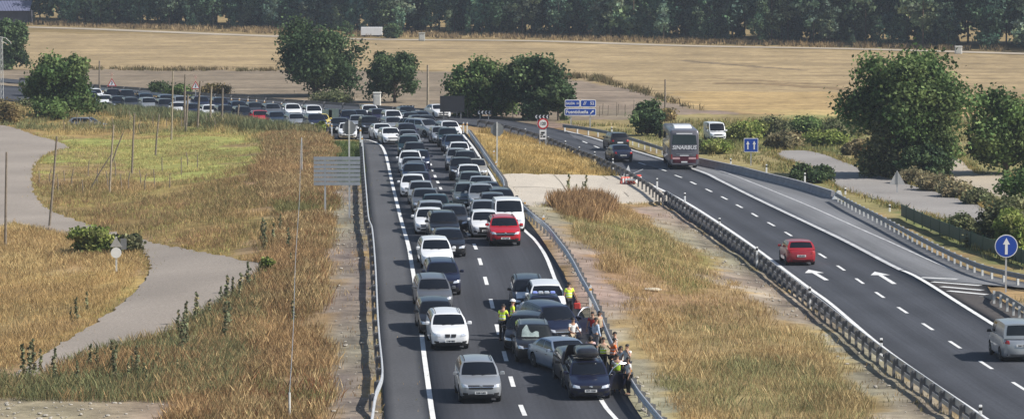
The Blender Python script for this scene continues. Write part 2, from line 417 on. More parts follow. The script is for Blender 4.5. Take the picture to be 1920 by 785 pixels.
# ---- painted markings: each line one flat sheet a few mm above the asphalt
MARK_Z = .042
def stripe(mb, pts, w):
    V = []
    for i, p in enumerate(pts):
        d = pts[min(i + 1, len(pts) - 1)] - pts[max(i - 1, 0)]; d.z = 0; d.normalize(); s = Vector((d.y, -d.x, 0)) * w / 2
        for q in (p - s, p + s): V.append((q.x, q.y, gz(q.x, q.y) + MARK_Z))
    mb.add(V, [(2 * i, 2 * i + 1, 2 * i + 3, 2 * i + 2) for i in range(len(pts) - 1)])
def marking(name, m, fn):
    mb = MB(); fn(mb); o = mb.build(name, m); tag(o, kind='structure'); return o
WL = [(833,915),(815,800),(812,785),(797,680),(785,580),(771,490),(766,463),(754,420),(748,396),(741,368),(734,339),(728,310),(722,287),(714,273),(700,266),(680,262),(626,259)]
marking('left_edge_line', PAINT, lambda mb: stripe(mb, flatpath(WL, 1.0), .22))
RL = [(1258,915),(1166,800),(1154,785),(1130,755),(1095,690),(1064,597),(1052,560),(1039,520),(1020,475),(1004,452),(985,434),(965,412),(947,385),(934,352),(922,330),(905,305),(887,276),(868,253)]
marking('right_edge_line', PAINT, lambda mb: stripe(mb, flatpath(RL, 1.0), .20))
LD = [(980,770),(962,723),(947,669),(933,617),(922,570),(911,527),(900,490),(892,466),(876,436),(860,414),(845,395),(840,382),(833,370),(828,358),(822,345),(816,332),(811,319),(807,308),(803,297),(799,288),(796,280),(793,273),(789,266)]
def _dash(pxs, L, w, period=8.5):
    def f(mb):
        pts = flatpath(pxs, .25); S = [0.0]
        for a, b in zip(pts, pts[1:]): S.append(S[-1] + (b - a).length)
        n = round(S[-1] / period); per = S[-1] / n; j = 0
        for i in range(n + 1):
            while j < len(pts) - 2 and S[j] < i * per: j += 1
            p = pts[j].copy(); d = (pts[min(j + 4, len(pts) - 1)] - pts[max(j - 4, 0)]).normalized()
            stripe(mb, [p - d * L / 2, p, p + d * L / 2], w)
    return f
marking('lane_dashes', PAINT, _dash(LD, 3.3, .20))
RD = [(1985,771),(1916,728),(1860.6,692.7),(1802,654.5),(1750,620),(1702,588.6),(1657,558.7),(1618.5,532.3),(1582,506.8),(1548,484),(1515,463),(1484,443),(1453,425),(1424,409),(1402,396),(1380,384),(1358,372),(1338,362),(1317,352),(1300,344),(1284,336),(1267,329.5),(1253,323),(1236,317),(1205,308),(1188,302),(1162,293),(1140,285),(1118,276),(1096,267)]
marking('right_lane_dashes', PAINT, _dash(RD, 3.3, .18))
ML = [(1690,507),(1660,492),(1590,455),(1530,426),(1456,391),(1400,364),(1350,339),(1314,322),(1225,294),(1152,272),(1104,257),(1060,246)]
marking('merge_line', PAINT_W, lambda mb: stripe(mb, flatpath(ML, 1.0), .34))
marking('exit_line', PAINT, lambda mb: stripe(mb, flatpath([(2010,703),(1940,658),(1880,620),(1800,570),(1745,535),(1712,516),(1693,508)], 1.0), .26))
marking('lane_border_line', PAINT_W, lambda mb: stripe(mb, flatpath([(1790,508),(1740,487),(1670,455),(1600,424),(1520,388),(1450,359),(1390,335),(1340,317)], 1.0), .16))
marking('median_edge_line', PAINT, lambda mb: stripe(mb, flatpath([(2030,925),(1885,812),(1848,785),(1745,716),(1650,648),(1560,572),(1519,542),(1460,498),(1400,454),(1350,420),(1300,388),(1262,367),(1225,349)], 1.0), .22))
def chev(mb):
    for a, b in [((1728,521),(1795,524)),((1748,529),(1838,536)),((1765,538),(1842,545)),((1778,546),(1850,553))]:
        stripe(mb, [gp(*a), gp(*b)], .45)
marking('gore_hatching', PAINT, chev)
def arrow(mb, tip, tail):
    a = gp(*tip); b = gp(*tail); a.z = b.z = 0; d = (a - b).normalized(); s = Vector((d.y, -d.x, 0)); L = (a - b).length
    pts = [(-.10, 0), (.10, 0), (.10, L - 2.3), (.42, L - 2.3), (0, L), (-.42, L - 2.3), (-.10, L - 2.3)]
    mb.add([(q.x, q.y, gz(q.x, q.y) + MARK_Z) for q in (b + s * u * 1.35 + d * v for u, v in pts)], [(0, 1, 2, 6), (3, 4, 5, 6, 2)])
JOINT = mat('joint_dirt', (.14, .12, .09), .95, var=.3)
for pts in ([(1038,328),(1052,343),(1060,356),(1075,381)], [(1130,330),(1160,352),(1190,380)], [(960,352),(1060,356),(1232,356)]): marking('pad_joint', JOINT, lambda mb: stripe(mb, flatpath(pts, .6), .09))
marking('lane_arrow', PAINT, lambda mb: arrow(mb, (1516,506), (1550,526)))
marking('lane_arrow', PAINT, lambda mb: arrow(mb, (1640,510), (1677,533)))

# ---- ground sheet: one mesh, its 'tint' says what lies there
K = .92
def C(r, g, b): return np.array(lin(r, g, b)) * K
ZONES = [  # photo outline, colour of what lies there, raggedness in metres
 ([(-300,58),(520,66),(700,73),(1280,87),(1920,103),(2300,112),(2300,222),(1920,220),(1400,212),(1300,204),(1200,171),(1040,143),(830,132),(500,131),(170,130),(-300,128)], C(170,146,104), 1.5),
 ([(-300,128),(170,131),(830,133),(1040,144),(1200,172),(1300,205),(1390,214),(1040,240),(860,215),(520,190),(170,168),(-300,146)], C(140,124,102), 1.0),
 ([(1040,144),(1200,172),(1300,205),(1390,214),(1100,222),(1030,190)], C(148,130,110), .8),
 ([(1240,168),(1420,172),(1620,176),(2300,195),(2300,222),(1600,218),(1400,213),(1310,206)], C(184,154,100), 2.0),
 ([(-300,196),(100,200),(300,214),(480,236),(600,256),(560,300),(470,262),(300,256),(150,262),(60,248),(-300,228)], C(165,138,78), 1.2),
 ([(150,262),(300,252),(440,242),(510,246),(505,300),(450,316),(330,336),(180,330),(85,318),(80,300),(110,282)], C(158,160,78), 3.5),
 ([(62,330),(180,335),(330,340),(500,330),(560,400),(500,495),(380,470),(220,435),(100,395)], C(146,124,68), 1.5),
 ([(500,252),(590,240),(620,262),(625,420),(620,830),(380,830),(310,650),(400,590),(480,520),(520,420),(480,330)], C(150,126,88), 1.5),
 ([(-100,400),(90,408),(240,455),(275,500),(180,600),(60,676),(-100,700)], C(164,138,90), 1.2),
 ([(110,540),(200,480),(272,480),(270,520),(200,585),(120,640),(60,670)], C(178,152,86), 1.5),
 ([(-100,700),(60,706),(200,660),(340,615),(480,520),(520,600),(480,720),(400,770),(-100,740)], C(144,122,86), 1.5),
 ([(-100,748),(150,745),(330,752),(430,786),(440,840),(-100,840)], C(168,148,124), .6),
 ([(622,340),(684,335),(694,440),(704,560),(712,640),(716,720),(722,830),(612,830),(610,700),(612,600),(616,480)], C(140,128,112), .5),
 ([(622,262),(676,264),(684,300),(688,345),(630,345)], C(92,108,62), .6),
 ([(930,330),(985,384),(1252,380),(1880,830),(1218,830),(1100,600),(1030,465)], C(160,146,124), .3),
 ([(1022,368),(1100,360),(1190,400),(1235,432),(1290,470),(1400,560),(1560,660),(1680,830),(1300,830),(1240,690),(1190,590),(1130,500),(1060,425)], C(164,138,94), 1.0),
 ([(1120,420),(1200,420),(1290,490),(1330,520),(1290,560),(1200,500),(1130,460)], C(150,133,74), 1.2),
 ([(1240,560),(1400,575),(1480,640),(1380,660),(1270,620)], C(150,126,82), 1.2),
 ([(868,240),(930,250),(1010,268),(1100,300),(1165,328),(945,328),(915,290)], C(196,166,98), .5),
 ([(1010,262),(1060,282),(1130,312),(1175,332),(1120,328),(1060,300),(990,272)], C(140,128,78), .5),
 ([(1040,226),(1300,216),(1600,218),(2300,225),(2300,560),(1930,540),(1600,385),(1290,300),(1150,262)], C(150,138,86), 1.2),
 ([(1310,240),(1470,236),(1600,250),(1590,300),(1480,280),(1400,285),(1330,270)], C(118,124,68), 1.5),
 ([(1690,395),(1850,410),(2000,430),(2000,540),(1850,490),(1740,440)], C(116,120,66), 1.0),
 ([(1880,560),(2100,560),(2100,660),(1990,660),(1900,600)], C(150,138,110), .5),
]
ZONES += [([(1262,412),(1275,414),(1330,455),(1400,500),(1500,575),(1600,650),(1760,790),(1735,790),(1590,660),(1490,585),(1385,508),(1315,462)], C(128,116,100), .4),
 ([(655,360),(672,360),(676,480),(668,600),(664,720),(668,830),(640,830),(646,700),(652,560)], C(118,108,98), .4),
 ([(1280,112),(1400,122),(1520,131),(1520,133),(1400,125),(1280,115)], C(130,112,84), .3), ([(1330,154),(1460,156),(1590,166),(1590,169),(1460,160),(1330,157)], C(140,116,80), .4), ([(1310,143),(1420,150),(1580,158),(1580,160),(1420,153)], C(146,122,86), .4)]
_ex = lambda a, b, n: np.linspace(a, b, n)
gx = np.concatenate([[-2500, -1200, -600, -300, -200, -150], np.arange(-118, 118.1, .8), [150, 200, 300, 600, 1200, 2500]])
gy = np.concatenate([[-400, -100, 50, 100, 130], np.arange(140, 300, .9), np.arange(300, 480, 1.3), np.arange(480, 760, 3.0), [800, 860, 950, 1100, 1400, 2000, 3500, 6000]])
XX, YY = np.meshgrid(gx, gy); X = XX.ravel(); Y = YY.ravel()
ZZ = hgt(X, Y)
tint = np.tile(C(150,127,80), (len(X), 1))
for poly, col, rag in ZONES:
    wp = wpoly(poly); xs = [p[0] for p in wp]; ys = [p[1] for p in wp]
    sel = np.where((X > min(xs) - 3) & (X < max(xs) + 3) & (Y > min(ys) - 9) & (Y < max(ys) + 9))[0]
    wx = X[sel] + (fnoise(X[sel], Y[sel], 6) - .5) * 5 * rag; wy = Y[sel] + (fnoise(X[sel] + 50, Y[sel], 8) - .5) * 12 * rag
    k = inpoly(wx, wy, wp); tint[sel[k]] = col
# patches of other growth, wheel tracks of the tractors in the far fields
v = fnoise(X, Y / 2.2, 5.0, 4)[:, None]; tint = tint * .9 + .1 * tint.mean(1, keepdims=True); tint *= .70 + .58 * v
gm = fnoise(X + 300, Y / 2.0, 9.0, 3)[:, None]; near = (Y < 430)[:, None]
tint = np.where(near, tint * (1 + (gm - .5) * np.array([-.25, .12, -.2])), tint)
onroad = np.zeros(len(X), bool)
for poly in ROAD_POLYS: onroad |= inpoly(X, Y, poly)
bump = (fnoise(X, Y, 2.2, 3) - .5) * .16 * np.clip((500 - Y) / 100, 0, 1) * (np.abs(X) < 118) * (Y > 139)
dip = np.exp(-(((X - gp(196,228).x) / 3.5) ** 2 + ((Y - gp(196,228).y) / 12) ** 2))
ZZ = ZZ + np.where(onroad, -.10, np.minimum(bump, .10) - .03)
V = np.stack([X, Y, ZZ], 1); nxg, nyg = len(gx), len(gy)
I = (np.arange(nyg - 1)[:, None] * nxg + np.arange(nxg - 1)[None, :]).ravel()
F = np.stack([I, I + 1, I + nxg + 1, I + nxg], 1)
GROUND = attr_mat('field_ground', .95, 0, (1.1, .22), (.16, .15), bump=.6)
# tillage streaks that run along the far fields
_g = GROUND.node_tree; _b = _g.nodes['Principled BSDF']; _src = _b.inputs['Base Color'].links[0].from_socket
_co = _g.nodes.new('ShaderNodeTexCoord'); _mp = _g.nodes.new('ShaderNodeMapping'); _mp.inputs['Scale'].default_value = (.012, .22, 1); _mp.inputs['Rotation'].default_value = (0, 0, .12)
_no = _g.nodes.new('ShaderNodeTexNoise'); _no.inputs['Scale'].default_value = 1; _no.inputs['Detail'].default_value = 6
_mr = _g.nodes.new('ShaderNodeMapRange'); _mr.inputs[1].default_value = .35; _mr.inputs[2].default_value = .65; _mr.inputs[3].default_value = .80; _mr.inputs[4].default_value = 1.15
_vm = _g.nodes.new('ShaderNodeVectorMath'); _vm.operation = 'SCALE'
_g.links.new(_co.outputs['Object'], _mp.inputs['Vector']); _g.links.new(_mp.outputs[0], _no.inputs['Vector']); _g.links.new(_no.outputs['Fac'], _mr.inputs[0])
_g.links.new(_src, _vm.inputs[0]); _g.links.new(_mr.outputs[0], _vm.inputs['Scale']); _g.links.new(_vm.outputs[0], _b.inputs['Base Color'])
# rills and trampled rows on bare soil, drawn out sideways
_m2 = _g.nodes.new('ShaderNodeMapping'); _m2.inputs['Scale'].default_value = (.55, .75, 1); _n2 = _g.nodes.new('ShaderNodeTexNoise'); _n2.inputs['Scale'].default_value = 1; _n2.inputs['Detail'].default_value = 8; _n2.inputs['Roughness'].default_value = .7
_r2 = _g.nodes.new('ShaderNodeMapRange'); _r2.inputs[1].default_value = .36; _r2.inputs[2].default_value = .62; _r2.inputs[3].default_value = .70; _r2.inputs[4].default_value = 1.12
_v2 = _g.nodes.new('ShaderNodeVectorMath'); _v2.operation = 'SCALE'
_g.links.new(_co.outputs['Object'], _m2.inputs['Vector']); _g.links.new(_m2.outputs[0], _n2.inputs['Vector']); _g.links.new(_n2.outputs['Fac'], _r2.inputs[0])
_g.links.new(_vm.outputs[0], _v2.inputs[0]); _g.links.new(_r2.outputs[0], _v2.inputs['Scale']); _g.links.new(_v2.outputs[0], _b.inputs['Base Color'])
tag(link('ground', np_mesh('ground', V, F, tint, [GROUND])), kind='structure')
bpy.data.objects['ground'].data.shade_smooth()
# ------------------------------------------------------------ vehicles
GLASS = mat('car_glass', (.008, .010, .014), .05, var=.05, spec=.45)
BLACKP = mat('black_plastic', (.018, .018, .02), .55)
RUBBER = mat('tyre_rubber', (.016, .016, .017), .85)
ALLOY = mat('wheel_alloy', (.42, .43, .45), .35, .8)
CHROME = mat('chrome', (.7, .7, .72), .2, .9)
LAMP = mat('headlamp_glass', (.72, .75, .8), .12, .3, var=.25, scale=14, coat=.8)
TAIL = mat('tail_lamp', (.35, .012, .012), .2, coat=.6)
PLATE = mat('number_plate', (.78, .78, .76), .5, var=.03)
PLTXT = mat('plate_letters', (.01, .01, .012), .6)
ARCH = mat('wheel_well', (.01, .01, .01), .9)
PAINTS = {}
def paint(name, col, metal=0.0, rough=.32):
    if name not in PAINTS: PAINTS[name] = mat('paint_' + name, col, rough, metal, var=.05, scale=1.2, coat=.5, spec=.5)
    return PAINTS[name]
P_WHITE = paint('white', (.74, .75, .76)); P_SILVER = paint('silver', (.38, .40, .42), .5); P_GREY = paint('grey', (.15, .157, .17), .4)
P_DGREY = paint('dark_grey', (.042, .044, .05), .15); P_BLACK = paint('black', (.012, .012, .014)); P_NAVY = paint('navy', (.010, .013, .034), .05)
P_BLUE = paint('slate_blue', (.024, .04, .075), .15); P_RED = paint('red', (.42, .012, .022)); P_DRED = paint('dark_red', (.30, .012, .02))
P_PURPLE = paint('aubergine', (.022, .018, .045), .1); P_TEAL = paint('dark_teal', (.014, .034, .038), .1); P_BEIGE = paint('pale_gold', (.42, .39, .33), .4)
P_STEEL = paint('steel_blue', (.27, .33, .42), .5); P_YELLOW = paint('yellow', (.6, .48, .12)); P_GREENG = paint('grey_green', (.16, .19, .19), .4)

def lerp(a, b, t): return a + (b - a) * t
KINDS = {  # L W H bonnet-front-height cowl-height cowl roof-front roof-rear rear-glass-base deck-height (positions as fractions of L)
    'hatchback': dict(L=4.1, W=1.76, H=1.47, hf=.74, ch=.96, yc=.26, rf=.43, rr=.86, rb=.965, dk=.98, zb=.17),
    'saloon':    dict(L=4.65, W=1.81, H=1.44, hf=.72, ch=.95, yc=.27, rf=.43, rr=.70, rb=.86, dk=1.0, zb=.16),
    'suv':       dict(L=4.4, W=1.83, H=1.64, hf=.90, ch=1.09, yc=.25, rf=.40, rr=.88, rb=.965, dk=1.12, zb=.22, rails=True, clad=True),
    'estate':    dict(L=4.6, W=1.79, H=1.48, hf=.74, ch=.96, yc=.26, rf=.42, rr=.90, rb=.97, dk=1.0, zb=.17, rails=True),
    'minivan':   dict(L=4.45, W=1.82, H=1.68, hf=.82, ch=1.08, yc=.20, rf=.38, rr=.90, rb=.97, dk=1.08, zb=.18),
    'van':       dict(L=4.5, W=1.83, H=1.86, hf=.86, ch=1.12, yc=.19, rf=.36, rr=.965, rb=.985, dk=1.12, zb=.18, rails=False, wr=.84),
    'panel_van': dict(L=5.6, W=2.0, H=2.55, hf=1.0, ch=1.28, yc=.13, rf=.27, rr=.975, rb=.985, dk=1.3, zb=.22, wr=.86),
}
def body_mesh(k, cut=True):
    L, W, H = k['L'], k['W'], k['H']; hf, ch, zb, dk = k['hf'], k['ch'], k['zb'], k['dk']; Y = lambda f: -L / 2 + f * L
    st = [(0.0, .66, zb + .17, hf - .20, hf - .18), (.010, .80, zb + .06, hf - .10, hf - .07), (.03, .905, zb + .01, hf - .05, hf - .005), (.07, .965, zb, hf - .01, hf + .05),
          (.13, .992, zb, lerp(hf, ch, .32), lerp(hf, ch, .42) + .03), (k['yc'] - .02, 1, zb, ch - .045, ch - .005), (k['yc'] + .10, 1, zb, ch - .01, ch), (.5, 1, zb, ch + .005, ch + .005), (k['rb'] - .14, 1, zb, lerp(ch, dk, .8), lerp(ch, dk, .8)),
          (min(.90, k['rb'] - .01), .99, zb + .01, dk - .03, dk - .005), (.955, .955, zb + .05, dk - .05, dk - .02), (.985, .89, zb + .09, dk - .09, dk - .05), (1.0, .76, zb + .16, dk - .18, dk - .15)]
    mb = MB(); rings = []
    for f, w, z0, zs, zt in st:
        w *= W / 2; zm = lerp(z0, zs, .55); half = [(0, z0), (w * .86, z0), (w * .965, z0 + .10), (w, zm), (w * .985, lerp(zm, zs, .6)), (w * .945, zs), (w * .80, lerp(zs, zt, .65)), (w * .42, zt), (0, zt + .012)]
        ring = [(x, Y(f), z) for x, z in half] + [(-x, Y(f), z) for x, z in reversed(half[1:-1])]; rings.append(ring)
    n = len(rings[0])
    mb.rings(rings, 0, True, True)
    if k.get('clad'):
        for i, f in enumerate(mb.f):
            if len(f) == 4 and max(mb.v[q][2] for q in f) < zb + .28: mb.m[i] = 1
    me = mb.mesh('body', [P_WHITE, BLACKP, ARCH])
    wy = [Y(.185), Y(.80 if k['L'] < 5 else .77)]; r = k.get('wr_', .33 if k['L'] < 5 else .36)
    if k.get('clad'): r = .355
    k['wheel'] = (wy, r)
    if cut:
        cb = MB()
        for y in wy:
            for s in (-1, 1): cb.lathe([(r + .055, -.17), (r + .055, .17)], (s * (W / 2 - .10), y, r), 'x', 20, 2)
        cm = cb.mesh('cutter', [P_WHITE, BLACKP, ARCH]); a = link('tmp_a', me); b = link('tmp_b', cm)
        md = a.modifiers.new('cut', 'BOOLEAN'); md.object = b; md.operation = 'DIFFERENCE'; md.solver = 'EXACT'
        dg = bpy.context.evaluated_depsgraph_get(); out = bpy.data.meshes.new_from_object(a.evaluated_get(dg))
        bpy.data.objects.remove(a); bpy.data.objects.remove(b); me = out
    return me
def cabin_funcs(k):
    L, W, H = k['L'], k['W'], k['H']; Y = lambda f: -L / 2 + f * L
    wb = W / 2 * .925; wr = W / 2 * k.get('wr', .74); ch = k['ch'] - .03; dk = k['dk'] - .03
    def fy(u, v): return lerp(Y(k['yc']) - .16 * (1 - u * u), Y(k['rf']) - .09 * (1 - u * u), v)
    def ry(u, v): return lerp(Y(k['rb']) + .05 * (1 - u * u), Y(k['rr']) + .05 * (1 - u * u), v)
    bul = lambda v: .035 * math.sin(PI * v)
    F = lambda u, v: Vector(((lerp(wb, wr, v) + bul(v)) * u, fy(u, v), lerp(ch, H - .02 - .045 * u * u, v) + .02 * math.sin(PI * v)))
    B = lambda u, v: Vector(((lerp(wb, wr, v) + bul(v)) * u, ry(u, v), lerp(dk, H - .02 - .045 * u * u, v) + .02 * math.sin(PI * v)))
    def S(sg):
        return lambda s, v: Vector((sg * (lerp(wb, wr, v) + bul(v)), lerp(fy(1, v), ry(1, v), s), lerp(lerp(ch, dk, s), H - .065 + .03 * math.sin(PI * s), v) + .02 * math.sin(PI * v)))
    T = lambda u, s: Vector((wr * u, lerp(fy(u, 1), ry(u, 1), s), H - .065 + .03 * math.sin(PI * s) + .045 * (1 - u * u)))
    return F, B, S(1), S(-1), T
def grid(mb, fn, u0, u1, v0, v1, nu, nv, mi=0, off=0.0, skew=0.0):
    vs = []
    for j in range(nv + 1):
        v = lerp(v0, v1, j / nv)
        for i in range(nu + 1):
            u = lerp(u0, u1, i / nu); p = fn(u, v)
            if off:
                e = 1e-3; n = (fn(u + e, v) - p).cross(fn(u, v + e) - p).normalized(); c = Vector((0, 0, .9))
                if n.dot(p - c) < 0: n = -n
                p = p + n * off
            vs.append(p)
    mb.add(vs, [(j * (nu + 1) + i, j * (nu + 1) + i + 1, (j + 1) * (nu + 1) + i + 1, (j + 1) * (nu + 1) + i) for j in range(nv) for i in range(nu)], mi)
def patch(bvh, quad, axis, off=.008, nu=6, nv=4, thick=True):
    """quad of 4 (a,z) corners (bottom-left, bottom-right, top-right, top-left) pressed onto the body from the front, rear or side"""
    vs = []
    dirs = {'front': Vector((0, 1, 0)), 'rear': Vector((0, -1, 0)), 'left': Vector((-1, 0, 0)), 'right': Vector((1, 0, 0))}[axis]
    for j in range(nv + 1):
        for i in range(nu + 1):
            a = [lerp(lerp(quad[0][q], quad[1][q], i / nu), lerp(quad[3][q], quad[2][q], i / nu), j / nv) for q in (0, 1)]
            o = Vector((a[0], 0, a[1])) if axis in ('front', 'rear') else Vector((0, a[0], a[1]))
            h = bvh.ray_cast(o - dirs * 8, dirs)
            if h[0] is None: h = bvh.find_nearest(o - dirs * 3)
            vs.append(h[0] - dirs * off)
    m = MB(); w = nu + 1
    fs = [(j * w + i, j * w + i + 1, (j + 1) * w + i + 1, (j + 1) * w + i) for j in range(nv) for i in range(nu)]
    m.add(vs, fs)
    return m
def wheel_mesh(r, w=.20):
    mb = MB(); mb.lathe([(r * .60, -w / 2), (r * .86, -w / 2 - .004), (r * .965, -w / 2 + .02), (r, -w / 2 + .05), (r, w / 2 - .05), (r * .965, w / 2 - .02), (r * .86, w / 2 + .004), (r * .60, w / 2)], axis='x', n=22)
    rim = MB(); rim.lathe([(r * .62, w / 2 - .035), (r * .66, w / 2 + .002), (r * .56, w / 2 - .012), (r * .54, w / 2 - .05)], axis='x', n=22)
    for k in range(5):
        a = 2 * PI * k / 5; c, s = math.cos(a), math.sin(a); t = Vector((0, -s, c)); d = Vector((0, c, s)); X = Vector((1, 0, 0))
        q = [d * r * .06 - t * r * .09, d * r * .6 - t * r * .075, d * r * .6 + t * r * .075, d * r * .06 + t * r * .09]
        rim.rings([[p + X * (w / 2 - .05) for p in q], [p + X * (w / 2 - .008) for p in q]], 0, True, True)
    rim.lathe([(r * .14, w / 2 - .05), (r * .14, w / 2), (r * .06, w / 2 + .006)], axis='x', n=12)
    return mb.mesh('wheel', [RUBBER], True, 50), rim.mesh('rim', [ALLOY], True, 30)
_wheels = {}
def build_car(root, kind, pm, plate=None, grille='bar', rear=True, doors=True, over=None, hood=True, emblem=None, glass=None, rails_mat=None, foglamps=True, skip_side=()):
    k = dict(KINDS[kind]); k.update(over or {}); L, W, H = k['L'], k['W'], k['H']; Y = lambda f: -L / 2 + f * L
    me = body_mesh(k, kind != 'panel_van'); (wy, r) = k['wheel']
    bm = bmesh.new(); bm.from_mesh(me); bvh = BVHTree.FromBMesh(bm)
    F, B, SL, SR, T = cabin_funcs(k)
    cb = MB(); grid(cb, F, -1, 1, 0, 1, 10, 5); grid(cb, B, -1, 1, 0, 1, 10, 5)
    for s in (SL, SR): grid(cb, s, 0, 1, 0, 1, 10, 5)
    grid(cb, T, -1, 1, 0, 1, 10, 10)
    cm = cb.mesh('cab'); bm.from_mesh(cm); bmesh.ops.remove_doubles(bm, verts=bm.verts, dist=1e-5)
    bm.to_mesh(me); bm.free(); me.name = 'body'; me.shade_smooth(); me.set_sharp_from_angle(angle=R(38))
    body = link('body', me, root); body.material_slots[0].link = 'OBJECT'; body.material_slots[0].material = pm
    GM = glass or GLASS
    g = MB(); grid(g, F, -.90, .90, .08, .93, 10, 5, off=.007); g.build('windscreen', GM, root, True)
    if rear: g = MB(); grid(g, B, -.84, .84, .22, .90, 8, 4, off=.007); g.build('rear_window', GM, root, True)
    van = kind in ('van', 'panel_van')
    segs = [(.045, .30)] if van else ([(.05, .42), (.455, .76), (.79, .95)] if kind in ('suv', 'estate', 'minivan') else [(.05, .46), (.495, .86)])
    for s in (SL, SR):
        for a, b in segs: g = MB(); grid(g, s, a, b, .16, .86, 6, 4, off=.006); g.build('side_window', GM, root, True)
    hw = W / 2; hf = k['hf']; zb = k['zb']; zt = hf - .075
    # headlamps
    for s in (-1, 1):
        q = [(s * hw * .50, zt - .13), (s * hw * .90, zt - .10), (s * hw * .93, zt + .045), (s * hw * .55, zt - .025)]
        lm = patch(bvh, q, 'front', .010); lo = lm.build('headlight', LAMP, root, True)
        if foglamps:
            patch(bvh, [(s * hw * .60, zb + .16), (s * hw * .84, zb + .17), (s * hw * .84, zb + .27), (s * hw * .64, zb + .25)], 'front', .012, 3, 2).build('fog_lamp', BLACKP, root, True)
    gz0, gz1 = zt - .17, zt - .02
    if grille == 'kidney':
        for s in (-1, 1):
            gr = patch(bvh, [(s * .03, gz0), (s * .24, gz0), (s * .27, gz1), (s * .03, gz1)], 'front', .014, 3, 3).build('grille', BLACKP, root)
    elif grille == 'wide': patch(bvh, [(-hw * .55, gz0 - .02), (hw * .55, gz0 - .02), (hw * .62, gz1), (-hw * .62, gz1)], 'front', .012, 8, 3).build('grille', BLACKP, root)
    elif grille == 'tall': patch(bvh, [(-hw * .40, zb + .14), (hw * .40, zb + .14), (hw * .50, gz1), (-hw * .50, gz1)], 'front', .012, 8, 5).build('grille', BLACKP, root)
    else: patch(bvh, [(-hw * .46, gz0 + .05), (hw * .46, gz0 + .05), (hw * .52, gz1), (-hw * .52, gz1)], 'front', .012, 8, 2).build('grille', BLACKP, root)
    patch(bvh, [(-hw * .62, zb + .08), (hw * .62, zb + .08), (hw * .55, zb + .21), (-hw * .55, zb + .21)], 'front', .012, 8, 2).build('bumper_intake', BLACKP, root)
    if grille == 'wide' and emblem != 'none':
        patch(bvh, [(-hw * .55, (gz0 + gz1) / 2 - .012), (hw * .55, (gz0 + gz1) / 2 - .012), (hw * .57, (gz0 + gz1) / 2 + .012), (-hw * .57, (gz0 + gz1) / 2 + .012)], 'front', .02, 8, 1).build('grille_bar', CHROME, root)
    def flat_plate(y, z, txt, rot):
        p = MB(); p.box((0, 0, 0), (.52, .012, .115), 0); o = p.build('number_plate', PLATE, root, loc=(0, y, z))
        if txt: lettering(txt, .105, PLTXT, o, (0, -.010, 0), sx=.92)
        o.rotation_euler = (0, 0, rot); return o
    h = bvh.ray_cast(Vector((0, -8, zb + .26)), Vector((0, 1, 0))); fy_ = h[0].y if h[0] else -L / 2
    flat_plate(fy_ - .03, zb + .26, plate, 0)
    h = bvh.ray_cast(Vector((0, 8, .62)), Vector((0, -1, 0))); ry_ = h[0].y if h[0] else L / 2
    flat_plate(ry_ + .025, .60 if k['dk'] < 1.05 else .78, plate, PI)
    if emblem in ('round', 'oval'):
        h = bvh.ray_cast(Vector((0, -8, (gz0 + gz1) / 2 + .04)), Vector((0, 1, 0))); e = MB()
        e.lathe([(.055, 0), (.055, -.014), (.03, -.02)], axis='y', n=14); eo = e.build('emblem', CHROME, root, True, loc=(0, h[0].y - .022, (gz0 + gz1) / 2 + .04)); eo.scale = (1.5 if emblem == 'oval' else 1.05, 1, .75 if emblem == 'oval' else 1.05)
    # rear lamps
    dk = k['dk']
    for s in (-1, 1):
        patch(bvh, [(s * hw * .62, dk - .27), (s * hw * .93, dk - .25), (s * hw * .95, dk - .08), (s * hw * .66, dk - .10)], 'rear', .012, 4, 3).build('tail_light', TAIL, root, True)
    patch(bvh, [(-hw * .75, zb + .06), (hw * .75, zb + .06), (hw * .78, zb + .2), (-hw * .78, zb + .2)], 'rear', .012, 8, 2).build('rear_bumper_trim', BLACKP, root)
    # doors, handles, mirrors
    for s, ax in ((1, 'left'), (-1, 'right')):
        if s in skip_side: continue
        spans = [(k['yc'] + .05, .475), (.485, .72)] if not van else [(k['yc'] + .03, .40)]
        if doors:
            for a, b in spans:
                dm = patch(bvh, [(Y(a), zb + .12), (Y(b), zb + .12), (Y(b), k['ch'] - .07), (Y(a), k['ch'] - .07)], ax, .006, 4, 6); d = dm.build('door', [P_WHITE], root, True)
                d.material_slots[0].link = 'OBJECT'; d.material_slots[0].material = pm
                hb = patch(bvh, [(Y(b) - .26, k['ch'] - .19), (Y(b) - .08, k['ch'] - .19), (Y(b) - .08, k['ch'] - .16), (Y(b) - .26, k['ch'] - .16)], ax, .03, 3, 1); hb.build('handle', BLACKP, d)
        mm = MB(); yb = Y(k['yc'] + .07); mm.box((s * (hw + .09), yb, k['ch'] + .06), (.20, .12, .14), 0, 0, .035); mm.tube((s * (hw - .06), yb + .02, k['ch'] + .02), (s * (hw + .03), yb + .01, k['ch'] + .03), .025, n=6, mi=0)
        mo = mm.build('mirror', [P_WHITE], root, True); mo.material_slots[0].link = 'OBJECT'; mo.material_slots[0].material = pm if kind != 'van' else BLACKP
    if k.get('rails'):
        for s in (-1, 1):
            pts = [T(s * .86, .06 + .86 * i / 8) + Vector((0, 0, .055 if 0 < i < 8 else 0)) for i in range(9)]
            rb = MB(); rb.pipe(pts, .018, 6); rb.build('roof_rail', rails_mat or BLACKP, root, True)
    if hood:
        hm = MB()
        for s in (-1, 1):   # wipers
            base = F(s * .25 - .15, .05); tip = F(s * .25 + .32, .13); hm.pipe([base + Vector((0, -.02, .01)), tip + Vector((0, -.02, .012))], .009, 4)
        hm.build('wiper', BLACKP, root)
    key = round(r, 3)
    if key not in _wheels: _wheels[key] = wheel_mesh(r)
    wm, rm = _wheels[key]
